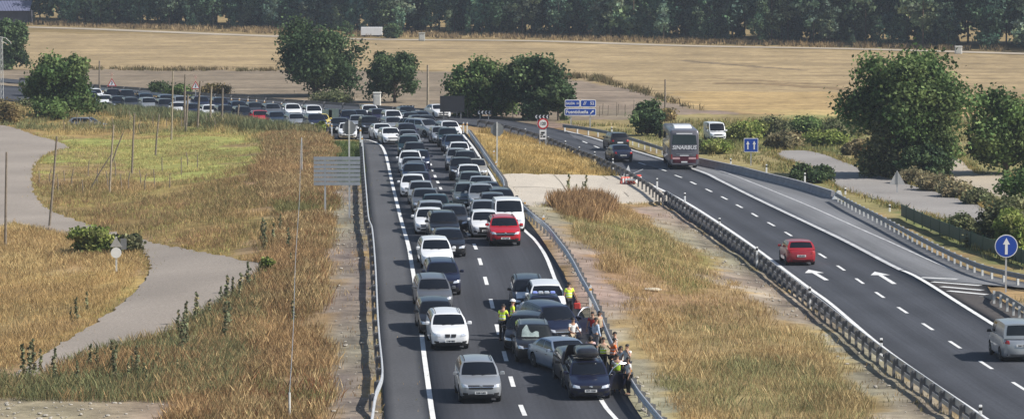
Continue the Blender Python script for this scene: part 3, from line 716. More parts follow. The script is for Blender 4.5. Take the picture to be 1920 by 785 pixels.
    for y in wy:
        for s in (-1, 1):
            wo = link('wheel', wm, root, (s * (hw - .115), y, r)); wo.rotation_euler = (0, 0, 0 if s > 0 else PI); link('rim', rm, wo)
    root['_'] = 0; del root['_']
    return k, bvh, (F, B, SL, SR, T)
def repaint(root, pm):
    for c in kids(root):
        if c.name.split('.')[0] in ('body', 'door', 'mirror') and c.material_slots and c.material_slots[0].link == 'OBJECT': c.material_slots[0].material = pm
def merged(root):
    """one mesh of a whole car, for cars too far away to show their parts; slot 0 takes the paint"""
    V = []; Fc = []; mi = []; mats = [P_WHITE]
    def walk(o, M):
        M = M @ (Matrix.Translation(o.location) @ o.rotation_euler.to_matrix().to_4x4() @ Matrix.Diagonal((*o.scale, 1)) if o is not root else Matrix())
        if o.type == 'MESH' and o.name.split('.')[0] not in ('rim', 'handle', 'wiper', 'lettering', 'emblem', 'fog_lamp'):
            b = len(V); V.extend(M @ v.co for v in o.data.vertices)
            for p in o.data.polygons:
                sl = o.material_slots[p.material_index] if o.material_slots else None
                if sl and sl.link == 'OBJECT' and p.material_index == 0: k = 0
                else:
                    m = sl.material if sl else BLACKP
                    if m not in mats[1:]: mats.append(m)
                    k = mats.index(m, 1)
                Fc.append(tuple(b + i for i in p.vertices)); mi.append(k)
        for c in kids(o): walk(c, M)
    walk(root, Matrix())
    me = bpy.data.meshes.new('car'); me.from_pydata(V, [], Fc)
    for m in mats: me.materials.append(m)
    me.polygons.foreach_set('material_index', mi); me.shade_smooth(); me.set_sharp_from_angle(angle=R(38)); return me
def face(d): return math.atan2(d.x, -d.y)
LL_PATH = [Vector((p.x, p.y, 0)) for p in (gp(*q) for q in WL)]
def heading_left(p):
    """driving direction of the left carriageway next to p"""
    best = min(range(len(LL_PATH) - 1), key=lambda i: ((LL_PATH[i] + LL_PATH[i + 1]) / 2 - Vector((p.x, p.y, 0))).length)
    d = LL_PATH[best] - LL_PATH[best + 1]; return d.normalized()
def seat(root, px, py, L, h=None, turn=0.0):
    """put a car's front bumper at photo point (px, py)"""
    p = gp(px, py); d = h or heading_left(p); rz = face(d) + R(turn); f = Vector((math.sin(rz), -math.cos(rz), 0))
    c = p - f * (L / 2); root.location = (c.x, c.y, gz(c.x, c.y) + .03)
    sl = (gz(c.x + f.x, c.y + f.y) - gz(c.x - f.x, c.y - f.y)) / 2
    root.rotation_euler = (math.atan(sl) * -1 * (1 if f.y > 0 else -1) * (-1 if f.y < 0 else 1), 0, rz)
    root.rotation_mode = 'XYZ'
    # pitch: nose follows the slope of the road (local +X axis turn lifts the -Y nose when negative)
    root.rotation_euler = (-math.atan(sl), 0, rz)
    return root
# ------------------------------------------------------------ queue on the left carriageway
def hero(kind, pm, px, py, label, group=None, turn=0.0, h=None, cat='car', name='car', **kw):
    r = thing(name, (0, 0, 0), label, cat, group); k, bvh, fn = build_car(r, kind, pm, **kw); seat(r, px, py, k['L'], h, turn); r['len'] = 0; del r['len']
    return r, k, bvh, fn
JAM_L, JAM_R = 'cars queuing in the left lane', 'cars queuing in the right lane'
CAR_SILV = hero('suv', P_SILVER, 902, 758, 'silver crossover with roof rails driving alone at the front of the left carriageway', plate='5208 KMX', grille='wide', emblem='oval', turn=2)
CAR_WHT = hero('suv', P_WHITE, 845, 659, 'white off-roader with a twin oval grille leading the left lane queue', plate='1740 HFR', grille='kidney', turn=3, over=dict(H=1.56, W=1.82))
hero('hatchback', P_BLACK, 821, 630, 'small black car with a bright roof edge tucked behind the white off-roader', JAM_L, plate='', grille='bar', rails_mat=CHROME, turn=3)
hero('suv', P_GREY, 817, 589, 'grey crossover with a V shaped grille, third from the front of the left lane', JAM_L, plate='', grille='wide', emblem='round', turn=3, over=dict(H=1.58))
hero('suv', P_NAVY, 833, 557, 'dark navy crossover between the grey crossover and the white hatchback', JAM_L, plate='', grille='bar', turn=2, over=dict(H=1.6))
hero('hatchback', P_WHITE, 821, 505, 'white hatchback with a black smile shaped grille in the left lane queue', JAM_L, plate='8031 LCT', grille='bar', turn=3, over=dict(W=1.8))
hero('saloon', P_BLACK, 845, 484, 'glossy black saloon peeking out right of the white hatchback', JAM_L, plate='', grille='bar', turn=2)
hero('suv', P_BLACK, 835, 456, 'large black off-roader with a full width windscreen behind the black saloon', JAM_L, plate='', grille='wide', turn=2)
RED = hero('suv', P_RED, 948, 463, 'bright red crossover at the front of the right lane beside the median', JAM_R, plate='4417 LVB', grille='wide', emblem='round', turn=1, over=dict(H=1.57, W=1.82))
hero('hatchback', P_WHITE, 912, 447, 'white hatchback with a tall dark grille left of the red crossover', JAM_R, plate='6602 JDK', grille='tall', turn=1)
hero('van', P_WHITE, 957, 436, 'tall white van right behind the red crossover', JAM_R, cat='van', name='white_van', plate='', grille='bar', turn=1)

PROTO = {}
for kn in ('hatchback', 'saloon', 'suv', 'estate', 'minivan'):
    r = thing('car', (0, 0, -50), 'x', 'car'); k, _, _ = build_car(r, kn, P_WHITE, plate='', grille={'hatchback': 'bar', 'saloon': 'wide', 'suv': 'wide', 'estate': 'tall', 'minivan': 'bar'}[kn]); PROTO[kn] = (r, k['L'])
MERGED = {kn: merged(PROTO[kn][0]) for kn in PROTO}
COLN = {'white': P_WHITE, 'silver': P_SILVER, 'grey': P_GREY, 'dark grey': P_DGREY, 'black': P_BLACK, 'navy': P_NAVY, 'slate blue': P_BLUE, 'aubergine': P_PURPLE, 'dark teal': P_TEAL, 'red': P_RED, 'pale gold': P_BEIGE, 'grey green': P_GREENG, 'yellow': P_YELLOW, 'steel blue': P_STEEL}
used_labels = set()
_first = {}
def place(col, kn, px, py, label, group, far=False, h=None, turn=0.0):
    assert label not in used_labels, label
    used_labels.add(label)
    if far:
        o = link('car', MERGED[kn]); o.material_slots[0].link = 'OBJECT'; o.material_slots[0].material = COLN[col]
    else:
        o = PROTO[kn][0] if kn not in _first else copy_tree(PROTO[kn][0]); _first[kn] = 1; repaint(o, COLN[col])
    tag(o, label, 'car', group); seat(o, px, py, PROTO[kn][1], h, turn + random.uniform(-1.2, 1.2)); return o
KN = {'suv': 'off-roader', 'saloon': 'saloon', 'hatchback': 'hatchback', 'estate': 'estate car', 'minivan': 'people carrier'}
LEFT = [('white','saloon',806,441),('dark grey','estate',852,437),('silver','hatchback',810,428),('dark teal','saloon',817,413),('grey','saloon',799,401),('silver','hatchback',790,385),
        ('white','hatchback',774,371),('aubergine','saloon',786,365),('slate blue','suv',777,352),('aubergine','hatchback',782,343),('silver','saloon',773,334),('white','suv',769,326),('navy','estate',786,320),
        ('black','suv',779,308),('dark teal','minivan',766,295),('silver','saloon',771,285),('grey','hatchback',766,277),('aubergine','minivan',766,268)]
RIGHT = [('silver','saloon',911,425),('dark grey','hatchback',926,411),('black','estate',943,403),('slate blue','saloon',929,397),('silver','suv',905,397),('grey green','suv',877,394),('navy','hatchback',915,387),
         ('silver','saloon',903,374),('grey green','estate',884,366),('white','hatchback',881,350),('black','suv',866,340),('pale gold','saloon',893,337),('dark grey','suv',874,326),('silver','suv',858,321),
         ('white','hatchback',862,303),('slate blue','suv',853,292),('navy','saloon',848,286),('dark teal','suv',841,277),('silver','hatchback',829,270),('white','suv',850,262),('silver','minivan',820,258),('pale gold','estate',811,252)]
def chain(lst, lane, group, first):
    for i, (c, kn, x, y) in enumerate(lst):
        pc = first if i == 0 else f"{lst[i-1][0]} {KN[lst[i-1][1]]}"
        lab = f"{c} {KN[kn]}, {lane} lane, between {pc} and {lst[i+1][0]} {KN[lst[i+1][1]]}" if i + 1 < len(lst) else f"{c} {KN[kn]}, last on the straight in the {lane} lane"
        place(c, kn, x, y, lab, group)
chain(LEFT, 'left', JAM_L, 'large black off-roader')
chain(RIGHT, 'right', JAM_R, 'white hatchback')
for kn in PROTO:
    if kn not in _first: print('UNUSED PROTO', kn)
# cars filing in from the bend at the far end, heading toward the camera and to the right
BEND = 'cars filing through the far bend'
def hd(a, b): p = gp(*a); q = gp(*b); d = q - p; d.z = 0; return d.normalized()
HB = hd((640, 232), (760, 262)); HF = (hd((180, 196), (480, 224)) + Vector((0, -1.3, 0))).normalized()
for c, kn, x, y, tn, lab in [
    ('white','saloon',722,263,0,'white saloon merging at the curved edge line beside the grass'), ('white','hatchback',737,272,0,'white hatchback just ahead of the merging white saloon'),
    ('black','suv',696,252,-4,'black off-roader with lit headlamps left of the merging white saloon'), ('silver','estate',743,250,0,'silver estate car behind the white saloon on the bend'),
    ('white','minivan',741,240,0,'white people carrier at the back of the bend under the small chevron sign'), ('black','saloon',634,251,-12,'black saloon stopped by the white posts at the left of the bend'),
    ('navy','minivan',656,240,-6,'navy people carrier with pale roof edge behind the octagonal sign back'), ('dark grey','saloon',677,234,-4,'dark grey saloon right of the navy people carrier'),
    ('white','suv',696,228,-4,'white off-roader far back in the middle of the bend'), ('aubergine','suv',716,236,0,'aubergine off-roader right of the far white off-roader'),
    ('black','saloon',757,236,0,'black saloon in the bend right of the silver estate car'), ('navy','suv',768,231,0,'navy off-roader at the back of the bend before the chevron board'), ('silver','hatchback',672,246,-6,'silver hatchback between the octagonal sign back and the black off-roader'), ('dark grey','hatchback',806,246,0,'dark grey hatchback squeezed at the crest right of the navy one'),
    ('navy','hatchback',790,246,0,'navy hatchback at the crest between both lanes'), ('black','hatchback',776,240,0,'black hatchback at the crest left of the navy hatchback'),
    ('slate blue','estate',795,238,0,'slate blue estate car last at the crest beside the cabinet'), ('white','hatchback',652,262,-8,'white hatchback half hidden by the octagonal sign back')]:
    place(c, kn, x, y, lab, BEND, h=HB, turn=tn, far=(y < 245))
# the long file beyond the meadow, too far off to show parts
FARQ = 'cars in the file beyond the meadow'
cols = ['white','slate blue','silver','black','navy','silver','white','white','dark grey','navy','slate blue','white','dark grey','black','black','grey','navy','slate blue','black','white','dark grey','navy']
n = 0
for row, (a, b) in enumerate([((90, 192), (600, 239)), ((60, 181), (640, 229))]):
    A, B = gp(*a), gp(*b); cnt = 18
    for i in range(cnt):
        t = (i + .3 * random.random()) / (cnt - .7); p = A.lerp(B, t); x, y = proj((p.x, p.y, 0)); c = cols[(i * 7 + row * 5) % len(cols)]; kn = ['hatchback', 'suv', 'saloon', 'estate', 'minivan'][(i * 3 + row) % 5]
        if row == 0 and i == 14: c = 'red'
        near_ = 'front' if row == 0 else 'back'
        side = ['left of the round tree', 'right of the round tree', 'under the first warning triangle', 'between the warning triangles', 'under the second warning triangle', 'left of the red glow car', 'near the round bush', 'before the road sign backs'][min(7, i * 8 // cnt)]
        lab = f"{c} {KN[kn]} in the {near_} meadow row, {side}"
        if lab in used_labels: lab = f"{c} {KN[kn]} farther right in the {near_} meadow row, {side}"
        place(c, kn, x, y, lab, FARQ, far=True, h=HF)
place('white', 'saloon', 832, 223, 'white saloon alone on the far carriageway before the dark billboard', None, far=True, h=Vector((.35, -1, 0)).normalized())
place('yellow', 'hatchback', 606, 243, 'pale yellow hatchback beside the white cars at the right of the meadow', None, far=True, h=HF)
# right carriageway, seen from behind
def h_right(x, y): return hd((x, y), (x - 30, y - 13)) 
HR1 = hd((1548, 484), (1424, 409)); HR0 = hd((1860, 692), (1702, 588)); HR2 = hd((1236, 317), (1162, 293))
def rear_seat(root, px, py, L, d): 
    p = gp(px, py); c = p + d * (L / 2); root.location = (c.x, c.y, gz(c.x, c.y) + .03); root.rotation_euler = (0, 0, face(d))
r, k, _, _ = hero('hatchback', P_DRED, 1500, 480, 'red hatchback driving away alone on the right carriageway', cat='car', plate='3290 KPG', over=dict(H=1.46, W=1.8)); rear_seat(r, 1503, 499, k['L'], HR1)
r, k, _, _ = hero('van', P_SILVER, 1900, 640, 'silver boxy van leaving the frame at the right edge', cat='van', name='silver_van', plate='2265 FZN', over=dict(L=4.3, H=1.82)); rear_seat(r, 1916, 680, k['L'], HR0)
r, k, _, _ = hero('saloon', P_NAVY, 1168, 300, 'navy saloon driving away ahead of the coach', cat='car', plate='9914 GTB'); rear_seat(r, 1169, 305, k['L'], HR2)
r, k, _, _ = hero('suv', P_BLACK, 1166, 285, 'black off-roader in front of the navy saloon, far side of the bend', cat='car', plate=''); rear_seat(r, 1163, 284, k['L'], HR2)
r, k, _, _ = hero('panel_van', P_WHITE, 1347, 266, 'tall white delivery van on the side road behind the green shrubs', cat='van', name='delivery_van', plate='', rear=False, h=Vector((.12, -1, 0)).normalized(), over=dict(W=1.62, H=1.75, L=4.2, hf=.8, ch=.95))
o = link('car', MERGED['hatchback']); o.material_slots[0].link = 'OBJECT'; o.material_slots[0].material = P_SILVER; tag(o, 'silver car roof showing above the dry grass behind the round tree', 'car'); seat(o, 200, 233, 4.1, Vector((1, -.25, 0)).normalized()); o.location.z -= .75
# ------------------------------------------------------------ people
SKIN = mat('skin', (.42, .24, .16), .55, var=.06); HAIR = mat('dark_hair', (.016, .012, .01), .7); EYE = mat('eyes', (.02, .015, .015), .3); LIPS = mat('lips', (.30, .11, .09), .6)
def cloth(name, col): return mat('cloth_' + name, col, .9, var=.18, scale=9)
HIVIS = cloth('hivis_yellow', (.70, .95, .06)); HIVIS_O = cloth('hivis_orange', (.80, .16, .03)); REFL = mat('reflective_band', (.72, .73, .72), .4, var=.05)
def skin_mesh(name, pts, edges, radii, m, root=0, sub=1):
    me = bpy.data.meshes.new(name); me.from_pydata(pts, edges, []); o = link('tmp', me)
    o.modifiers.new('s', 'SKIN'); sv = me.skin_vertices[0].data
    for i, r in enumerate(radii): sv[i].radius = (r, r) if not isinstance(r, tuple) else r
    for i in range(len(pts)): sv[i].use_root = (i == root)
    sb = o.modifiers.new('b', 'SUBSURF'); sb.levels = sub; sb.render_levels = sub
    out = bpy.data.meshes.new_from_object(o.evaluated_get(bpy.context.evaluated_depsgraph_get()))
    bpy.data.objects.remove(o); out.materials.clear(); out.materials.append(m); out.shade_smooth(); out.name = name; return out
def person(px, py, label, rz=0.0, h=1.72, lean=0.0, arms=((-.30, -.05, 1.13, -.28, -.16, .90), (.30, -.05, 1.13, .28, -.16, .90)), stride=.0, shirt=None, trousers=None, vest=None,
           sleeves='short', shorts=False, hair='short', helmet=None, group='people standing by the crashed cars', skin=SKIN, head_turn=0.0, base=None, bands=True):
    p = base or gp(px, py); r = thing('person', (p.x, p.y, p.z + .03), label, 'person', group, R(rz)); k = h / 1.75
    def up(v):   # lean the upper body about the hip
        x, y, z = v
        if lean and z > .92: a = R(lean); z2 = z - .92; y, z = y * math.cos(a) - z2 * math.sin(a), .92 + z2 * math.cos(a) + y * math.sin(a)
        return (x * k, y * k, z * k)
    P = [(0, 0, .95), (0, .005, 1.10), (0, .0, 1.28), (0, 0, 1.43), (0, -.01, 1.52), (0, -.02, 1.60), (0, -.025, 1.68), (0, -.015, 1.745)]
    E = [(0, 1), (1, 2), (2, 3), (3, 4), (4, 5), (5, 6), (6, 7)]; Rr = [(.145, .105), (.130, .095), (.150, .105), (.125, .085), .055, (.075, .088), (.082, .098), (.052, .062)]
    hands = []
    for s, A in ((-1, arms[0]), (1, arms[1])):
        i = len(P); sh = (s * .175, 0, 1.42); el = A[:3]; wr = A[3:6]
        hx = tuple(wr[q] + (wr[q] - el[q]) * .33 for q in range(3))
        P += [sh, tuple(lerp(sh[q], el[q], .5) for q in range(3)), el, wr, hx]; E += [(3, i), (i, i + 1), (i + 1, i + 2), (i + 2, i + 3), (i + 3, i + 4)]; Rr += [.062, .052, .043, .030, (.040, .022)]
        hands.append((wr, hx, s))
    for s in (-1, 1):
        i = len(P); st = stride * s
        P += [(s * .095, 0, .90), (s * .105, -st * .3 - .01, .50), (s * .11, st * .2 + .02, .10), (s * .12, st * .2 - .13, .045)]; E += [(0, i), (i, i + 1), (i + 1, i + 2), (i + 2, i + 3)]; Rr += [(.092, .100), .060, .042, (.042, .035)]
    Pk = [up(v) for v in P]; sc = lambda q, f=1.0: tuple(x * k * f for x in q) if isinstance(q, tuple) else q * k * f
    body = skin_mesh('body', Pk, E, [sc(q) for q in Rr], skin)
    mb = MB()
    hc = Vector(up((0, -.025, 1.655)))
    mb.ball(hc + Vector((0, -.098, -.012)) * k, (.016 * k, .022 * k, .026 * k), 8)
    for s in (-1, 1): mb.ball(hc + Vector((s * .086, .01, -.005)) * k, (.014 * k, .026 * k, .034 * k), 8)
    for wr, hx, s in hands:
        w = Vector(up(wr)); h_ = Vector(up(hx)); d = (h_ - w).normalized(); sd = d.cross(Vector((0, 1, 0))); sd = sd.normalized() if sd.length > .1 else Vector((1, 0, 0)); nn = sd.cross(d)
        palm = w + d * .075 * k
        for f, (o, L) in enumerate(((-.030, .068), (-.010, .078), (.010, .073), (.029, .058))):
            a = palm + sd * o * k; b = a + d * L * .5 * k + nn * .006; c = b + d * L * .42 * k + nn * .022 * k; mb.pipe([a, b, c], [.009 * k, .0085 * k, .006 * k], 5)
        a = w + d * .03 * k + sd * s * .028 * k; mb.pipe([a, a + (d * .6 + sd * s * .7).normalized() * .035 * k, a + (d * .9 + sd * s * .55).normalized() * .062 * k], [.011 * k, .010 * k, .007 * k], 5)
    bm = bmesh.new(); bm.from_mesh(body); t = mb.mesh('bits'); bm.from_mesh(t); bm.to_mesh(body); bm.free(); body.shade_smooth()
    link('body', body, r)
    fe = MB()
    for s in (-1, 1): fe.ball(hc + Vector((s * .031, -.088, .018)) * k, (.012 * k, .010 * k, .008 * k), 8)
    fe.build('eyes', EYE, r, True)
    lp = MB(); lp.ball(hc + Vector((0, -.090, -.052)) * k, (.024 * k, .012 * k, .008 * k), 8); lp.build('mouth', LIPS, r, True)
    if helmet:
        hb = MB(); hb.ball(hc + Vector((0, .012, .03)) * k, (.125 * k, .145 * k, .125 * k), 16, zlo=-.35); hb.build('helmet', helmet, r, True)
    elif hair:
        hb = MB(); hb.ball(hc + Vector((0, .022, .03)) * k, (.094 * k, .108 * k, .092 * k), 14, zlo=-.25)
        if hair == 'long': hb.ball(hc + Vector((0, .06, -.07)) * k, (.085 * k, .055 * k, .15 * k), 12)
        hb.build('hair', HAIR, r, True)
    ua = 1.16
    if shirt:
        ids = [0, 1, 2, 3]; pts = [Pk[i] for i in ids]; ed = [(0, 1), (1, 2), (2, 3)]; rr = [sc((.160, .122)), sc((.147, .112)), sc((.166, .122)), sc((.130, .096))]
        for s in (0, 1):
            b = 8 + 5 * s; n = len(pts); pts += [Pk[b], Pk[b + 1]]; ed += [(3, n), (n, n + 1)]; rr += [sc(.076), sc(.066)]
            if sleeves == 'long': pts += [Pk[b + 2], Pk[b + 3]]; ed += [(n + 1, n + 2), (n + 2, n + 3)]; rr += [sc(.055), sc(.040)]
        link('shirt', skin_mesh('shirt', pts, ed, rr, shirt), r)
    if trousers:
        pts = [Pk[0]]; ed = []; rr = [sc((.158, .118))]
        for s in (0, 1):
            b = 18 + 4 * s; n = len(pts); end = Pk[b + 2] if not shorts else tuple(lerp(Pk[b][q], Pk[b + 1][q], .9) for q in range(3))
            pts += [Pk[b], Pk[b + 1] if not shorts else tuple(lerp(Pk[b][q], Pk[b + 1][q], .5) for q in range(3)), end]; ed += [(0, n), (n, n + 1), (n + 1, n + 2)]; rr += [sc((.102, .110)), sc(.074), sc(.058 if not shorts else .082)]
        link('trousers', skin_mesh('trousers', pts, ed, rr, trousers), r)
        sh = MB()
        for s in (0, 1):
            b = 18 + 4 * s; a, c = Vector(Pk[b + 2]), Vector(Pk[b + 3]); sh.ball(((a + c) / 2 + Vector((0, 0, -.035 * k))), (.055 * k, .14 * k, .055 * k), 10)
        sh.build('shoes', HAIR, r, True)
    if vest:
        pts = [Pk[0], Pk[1], Pk[2], Pk[3]]; pts[0] = tuple(lerp(Pk[0][q], Pk[1][q], .15) for q in range(3))
        n = 4; ed = [(0, 1), (1, 2), (2, 3)]; rr = [sc((.176, .138)), sc((.164, .128)), sc((.182, .136)), sc((.142, .106))]
        for s in (0, 1): b = 8 + 5 * s; pts.append(tuple(Pk[b][q] * 1.0 for q in range(3))); ed.append((3, n + s)); rr.append(sc(.088))
        me = skin_mesh('vest', pts, ed, rr, vest, sub=2); me.materials.append(REFL)
        if bands:
            for f in me.polygons:
                z = f.center.z / k
                if 1.06 < z < 1.115 or 1.22 < z < 1.27: f.material_index = 1
        link('vest', me, r)
    return r
HANG = ((-.27, .0, 1.13, -.27, -.10, .88), (.27, .0, 1.13, .27, -.10, .88))
REACH = ((-.28, -.12, 1.16, -.20, -.38, 1.10), (.28, -.12, 1.16, .22, -.38, 1.08))
PHONE = ((-.27, -.05, 1.13, -.27, -.16, .88), (.27, -.14, 1.20, .14, -.20, 1.50))
WIDE = ((-.40, -.08, 1.25, -.60, -.20, 1.15), (.36, -.10, 1.18, .50, -.28, 1.05))
HIPS = ((-.36, .06, 1.14, -.20, -.06, 1.00), (.36, .06, 1.14, .20, -.06, 1.00))
NAVYC = cloth('police_navy', (.012, .014, .022)); JEANS = cloth('jeans', (.05, .075, .13)); BLACKC = cloth('black', (.015, .015, .016)); WHITEC = cloth('white', (.72, .72, .70)); PINKC = cloth('pale_pink', (.66, .46, .45))
LBLUE = cloth('light_blue', (.42, .50, .62)); BEIGEC = cloth('beige', (.40, .32, .22)); GREYC = cloth('grey', (.2, .2, .21)); CAPW = mat('white_helmet', (.75, .75, .75), .3, var=.03, coat=.4); REDC = cloth('red', (.45, .03, .03))
POL = 'police officers in yellow vests'
person(942, 640, 'police officer in yellow vest with back turned beside the dark hatchback', rz=150, h=1.76, lean=6, arms=REACH, shirt=HIVIS, trousers=NAVYC, vest=HIVIS, hair='short', group=POL, sleeves='short')
person(961, 632, 'police officer with white helmet and yellow vest behind the bareheaded officer', rz=100, h=1.78, arms=HANG, shirt=HIVIS, trousers=NAVYC, vest=HIVIS, helmet=CAPW, group=POL)
person(1067, 596, 'police officer in yellow vest carrying a red bag at the road edge', rz=200, h=1.74, arms=((-.33, -.04, 1.14, -.46, -.18, .98), (.27, 0, 1.13, .27, -.08, .88)), shirt=HIVIS, trousers=NAVYC, vest=HIVIS, group=POL, stride=.12)
_bg_ = gp(1080, 596); bag = MB(); bag.box((0, 0, .0), (.34, .20, .30), 0, 0, .05); bag.pipe([(-.12, 0, .13), (-.09, 0, .24), (.09, 0, .24), (.12, 0, .13)], .015, 5)
bo = bag.build('red_bag', mat('red_nylon', (.40, .03, .025), .7), None, True, loc=(gp(1067, 596).x + .40, gp(1067, 596).y - .12, gp(1067, 596).z + .64)); tag(bo, 'red bag in the hand of the officer at the road edge', 'bag')
person(1073, 664, 'person in white shirt with light cap inside the open door of the navy people carrier', rz=30, h=1.70, arms=REACH, shirt=WHITEC, trousers=BEIGEC, hair='short', lean=4)
person(1111, 650, 'bareheaded person in dark red top farthest up the median rail', rz=-20, h=1.64, arms=HANG, shirt=REDC, trousers=JEANS)
person(1124, 652, 'person in beige top beside the one in dark red', rz=60, h=1.72, arms=HIPS, shirt=BEIGEC, trousers=BLACKC, hair='long')
person(1117, 667, 'tall person in long light blue shirt by the rail', rz=120, h=1.76, arms=HANG, shirt=LBLUE, trousers=GREYC, sleeves='long')
person(1107, 699, 'person in pale pink shirt turned away between the cars', rz=170, h=1.66, arms=HANG, shirt=PINKC, trousers=JEANS, hair='long')
person(1131, 704, 'person in yellow vest with arms spread before the open rail', rz=10, h=1.70, arms=WIDE, shirt=BEIGEC, trousers=BLACKC, vest=HIVIS)
person(1147, 706, 'person in orange vest bending over the guardrail', rz=110, h=1.72, lean=10, arms=REACH, shirt=HIVIS_O, trousers=BLACKC, vest=HIVIS_O)
person(1153, 692, 'dark haired person in white tee shirt behind the orange vest', rz=-80, h=1.68, arms=HANG, shirt=WHITEC, trousers=JEANS)
person(1164, 716, 'person in white top leaning on the rail past the orange vest', rz=-60, h=1.58, arms=REACH, shirt=WHITEC, trousers=GREYC, hair='long')
person(1157, 737, 'person in plain lime vest, back turned, at the open door of the navy estate', rz=175, h=1.68, arms=REACH, shirt=WHITEC, trousers=BLACKC, vest=HIVIS, bands=False)
person(1176, 718, 'person in white shirt right behind the lime vest', rz=-40, h=1.70, arms=PHONE, shirt=WHITEC, trousers=JEANS)
person(1178, 742, 'person with bushy dark hair in white at the near end of the group', rz=-70, h=1.66, arms=HANG, shirt=WHITEC, trousers=BLACKC, hair='long')

# ------------------------------------------------------------ the pile-up
ACC = 'crashed and stopped cars by the median'
CLEAR = bpy.data.materials.new('clear_windscreen'); CLEAR.use_nodes = True; _t = CLEAR.node_tree; _p = _t.nodes['Principled BSDF']; _p.inputs['Base Color'].default_value = (.02, .025, .03, 1); _p.inputs['Roughness'].default_value = .05
_tr = _t.nodes.new('ShaderNodeBsdfTransparent'); _tr.inputs[0].default_value = (.75, .8, .8, 1); _mx = _t.nodes.new('ShaderNodeMixShader'); _mx.inputs[0].default_value = .86
_t.links.new(_p.outputs[0], _mx.inputs[1]); _t.links.new(_tr.outputs[0], _mx.inputs[2]); _t.links.new(_mx.outputs[0], _t.nodes['Material Output'].inputs['Surface'])
BAG = cloth('airbag', (.62, .66, .63))
r, k, bvh, fn = hero('suv', P_BLACK, 1004, 683, 'black off-roader with a burst airbag showing in its windscreen', ACC, plate='8145 HLB', grille='wide', emblem='round', turn=0, rails_mat=CHROME)
F = fn[0]; ab = MB()        # crumpled cushion behind the glass
for j in range(9):
    pass
def _ab(u, v):
    p = F(u, v); b = .035 * (1 + math.sin(9 * u + 3 * v) * .5 + math.sin(14 * v - 5 * u) * .4) * max(0, math.sin(PI * min(1, max(0, (u + .72) / .9)))) * max(0, math.sin(PI * v)); return p + Vector((0, -.012 - b, .008 + b * .4))
ids = []; NU, NV = 18, 12
for j in range(NV + 1):
    for i in range(NU + 1):
        t = i / NU; u = -.70 + .95 * t; vmax = .30 + .50 * math.exp(-((t - .22) / .22) ** 2) + .08 * math.sin(9 * t); ab.v.append(tuple(_ab(u, .10 + vmax * j / NV)))
ab.f = [(j * (NU + 1) + i, j * (NU + 1) + i + 1, (j + 1) * (NU + 1) + i + 1, (j + 1) * (NU + 1) + i) for j in range(NV) for i in range(NU)]; ab.m = [0] * len(ab.f)
ab.build('airbag', BAG, r, True)
for c in r.children:
    if c.name.startswith('windscreen'):
        me = c.data.copy(); me.materials.clear(); me.materials.append(CLEAR); c.data = me; c.location = (0, -.085, .045)
    if c.name.startswith('body'):
        pass
mk = MB(); grid(mk, F, -.90, .90, .08, .93, 10, 5, off=.004); mk.build('dark_interior', BLACKP, r)
hero('hatchback', P_BLACK, 977, 661, 'dark hatchback wedged behind the airbag off-roader, seen at an angle', ACC, plate='', grille='bar', turn=-9, rails_mat=CHROME, over=dict(H=1.52))
rc, kc, _, fc = hero('minivan', P_NAVY, 1062, 648, 'navy people carrier slewed toward the median behind the steel blue saloon', ACC, plate='', grille='wide', turn=17)
rb, kb, _, fb = hero('saloon', P_NAVY, 1027, 621, 'dark patrol car with a blue light bar on its roof', ACC, cat='patrol car', name='patrol_car', plate='', grille='bar', turn=2)
T = fb[4]; LB = MB(); c = T(0, .35); LB.box((0, c.y, c.z + .05), (1.15, .26, .03), 0, 0, .01); LB.build('light_bar', BLACKP, rb)
LBB = mat('blue_beacon', (.30, .38, .85), .15, coat=.6)
for s in (-.44, -.15, .15, .44): b = MB(); b.box((s, c.y, c.z + .115), (.24, .22, .10), 0, 0, .03); b.build('beacon', LBB if abs(s) > .3 else LAMP, rb)
hero('suv', P_WHITE, 1029, 603, 'white off-roader behind the patrol car, black windscreen', ACC, plate='', grille='wide', turn=1, over=dict(H=1.60, rails=False))
ra, ka, _, fa = hero('estate', P_BLACK, 994, 588, 'black roofed car with a white bonnet left of the white off-roader', ACC, cat='patrol car', name='patrol_car', plate='', grille='bar', turn=0)
wb_ = MB(); bme = [c for c in ra.children if c.name.startswith('body')][0].data; _bm = bmesh.new(); _bm.from_mesh(bme); _bv = BVHTree.FromBMesh(_bm); _bm.free()
vs = []; L_ = ka['L']
for j in range(7):
    for i in range(9):
        x = lerp(-.68, .68, i / 8); y = lerp(-L_ / 2 + .16, -L_ / 2 + ka['yc'] * L_ - .22, j / 6); hh = _bv.ray_cast(Vector((x, y, 3)), Vector((0, 0, -1))); vs.append(hh[0] + Vector((0, 0, .008)) if hh[0] else Vector((x, y, .8)))
wb_.add(vs, [(j * 9 + i, j * 9 + i + 1, (j + 1) * 9 + i + 1, (j + 1) * 9 + i) for j in range(6) for i in range(8)]); wb_.build('bonnet', P_WHITE, ra, True)
hero('saloon', P_STEEL, 1091, 706, 'steel blue saloon turned aside toward the guardrail', ACC, plate='', grille='wide', turn=19)
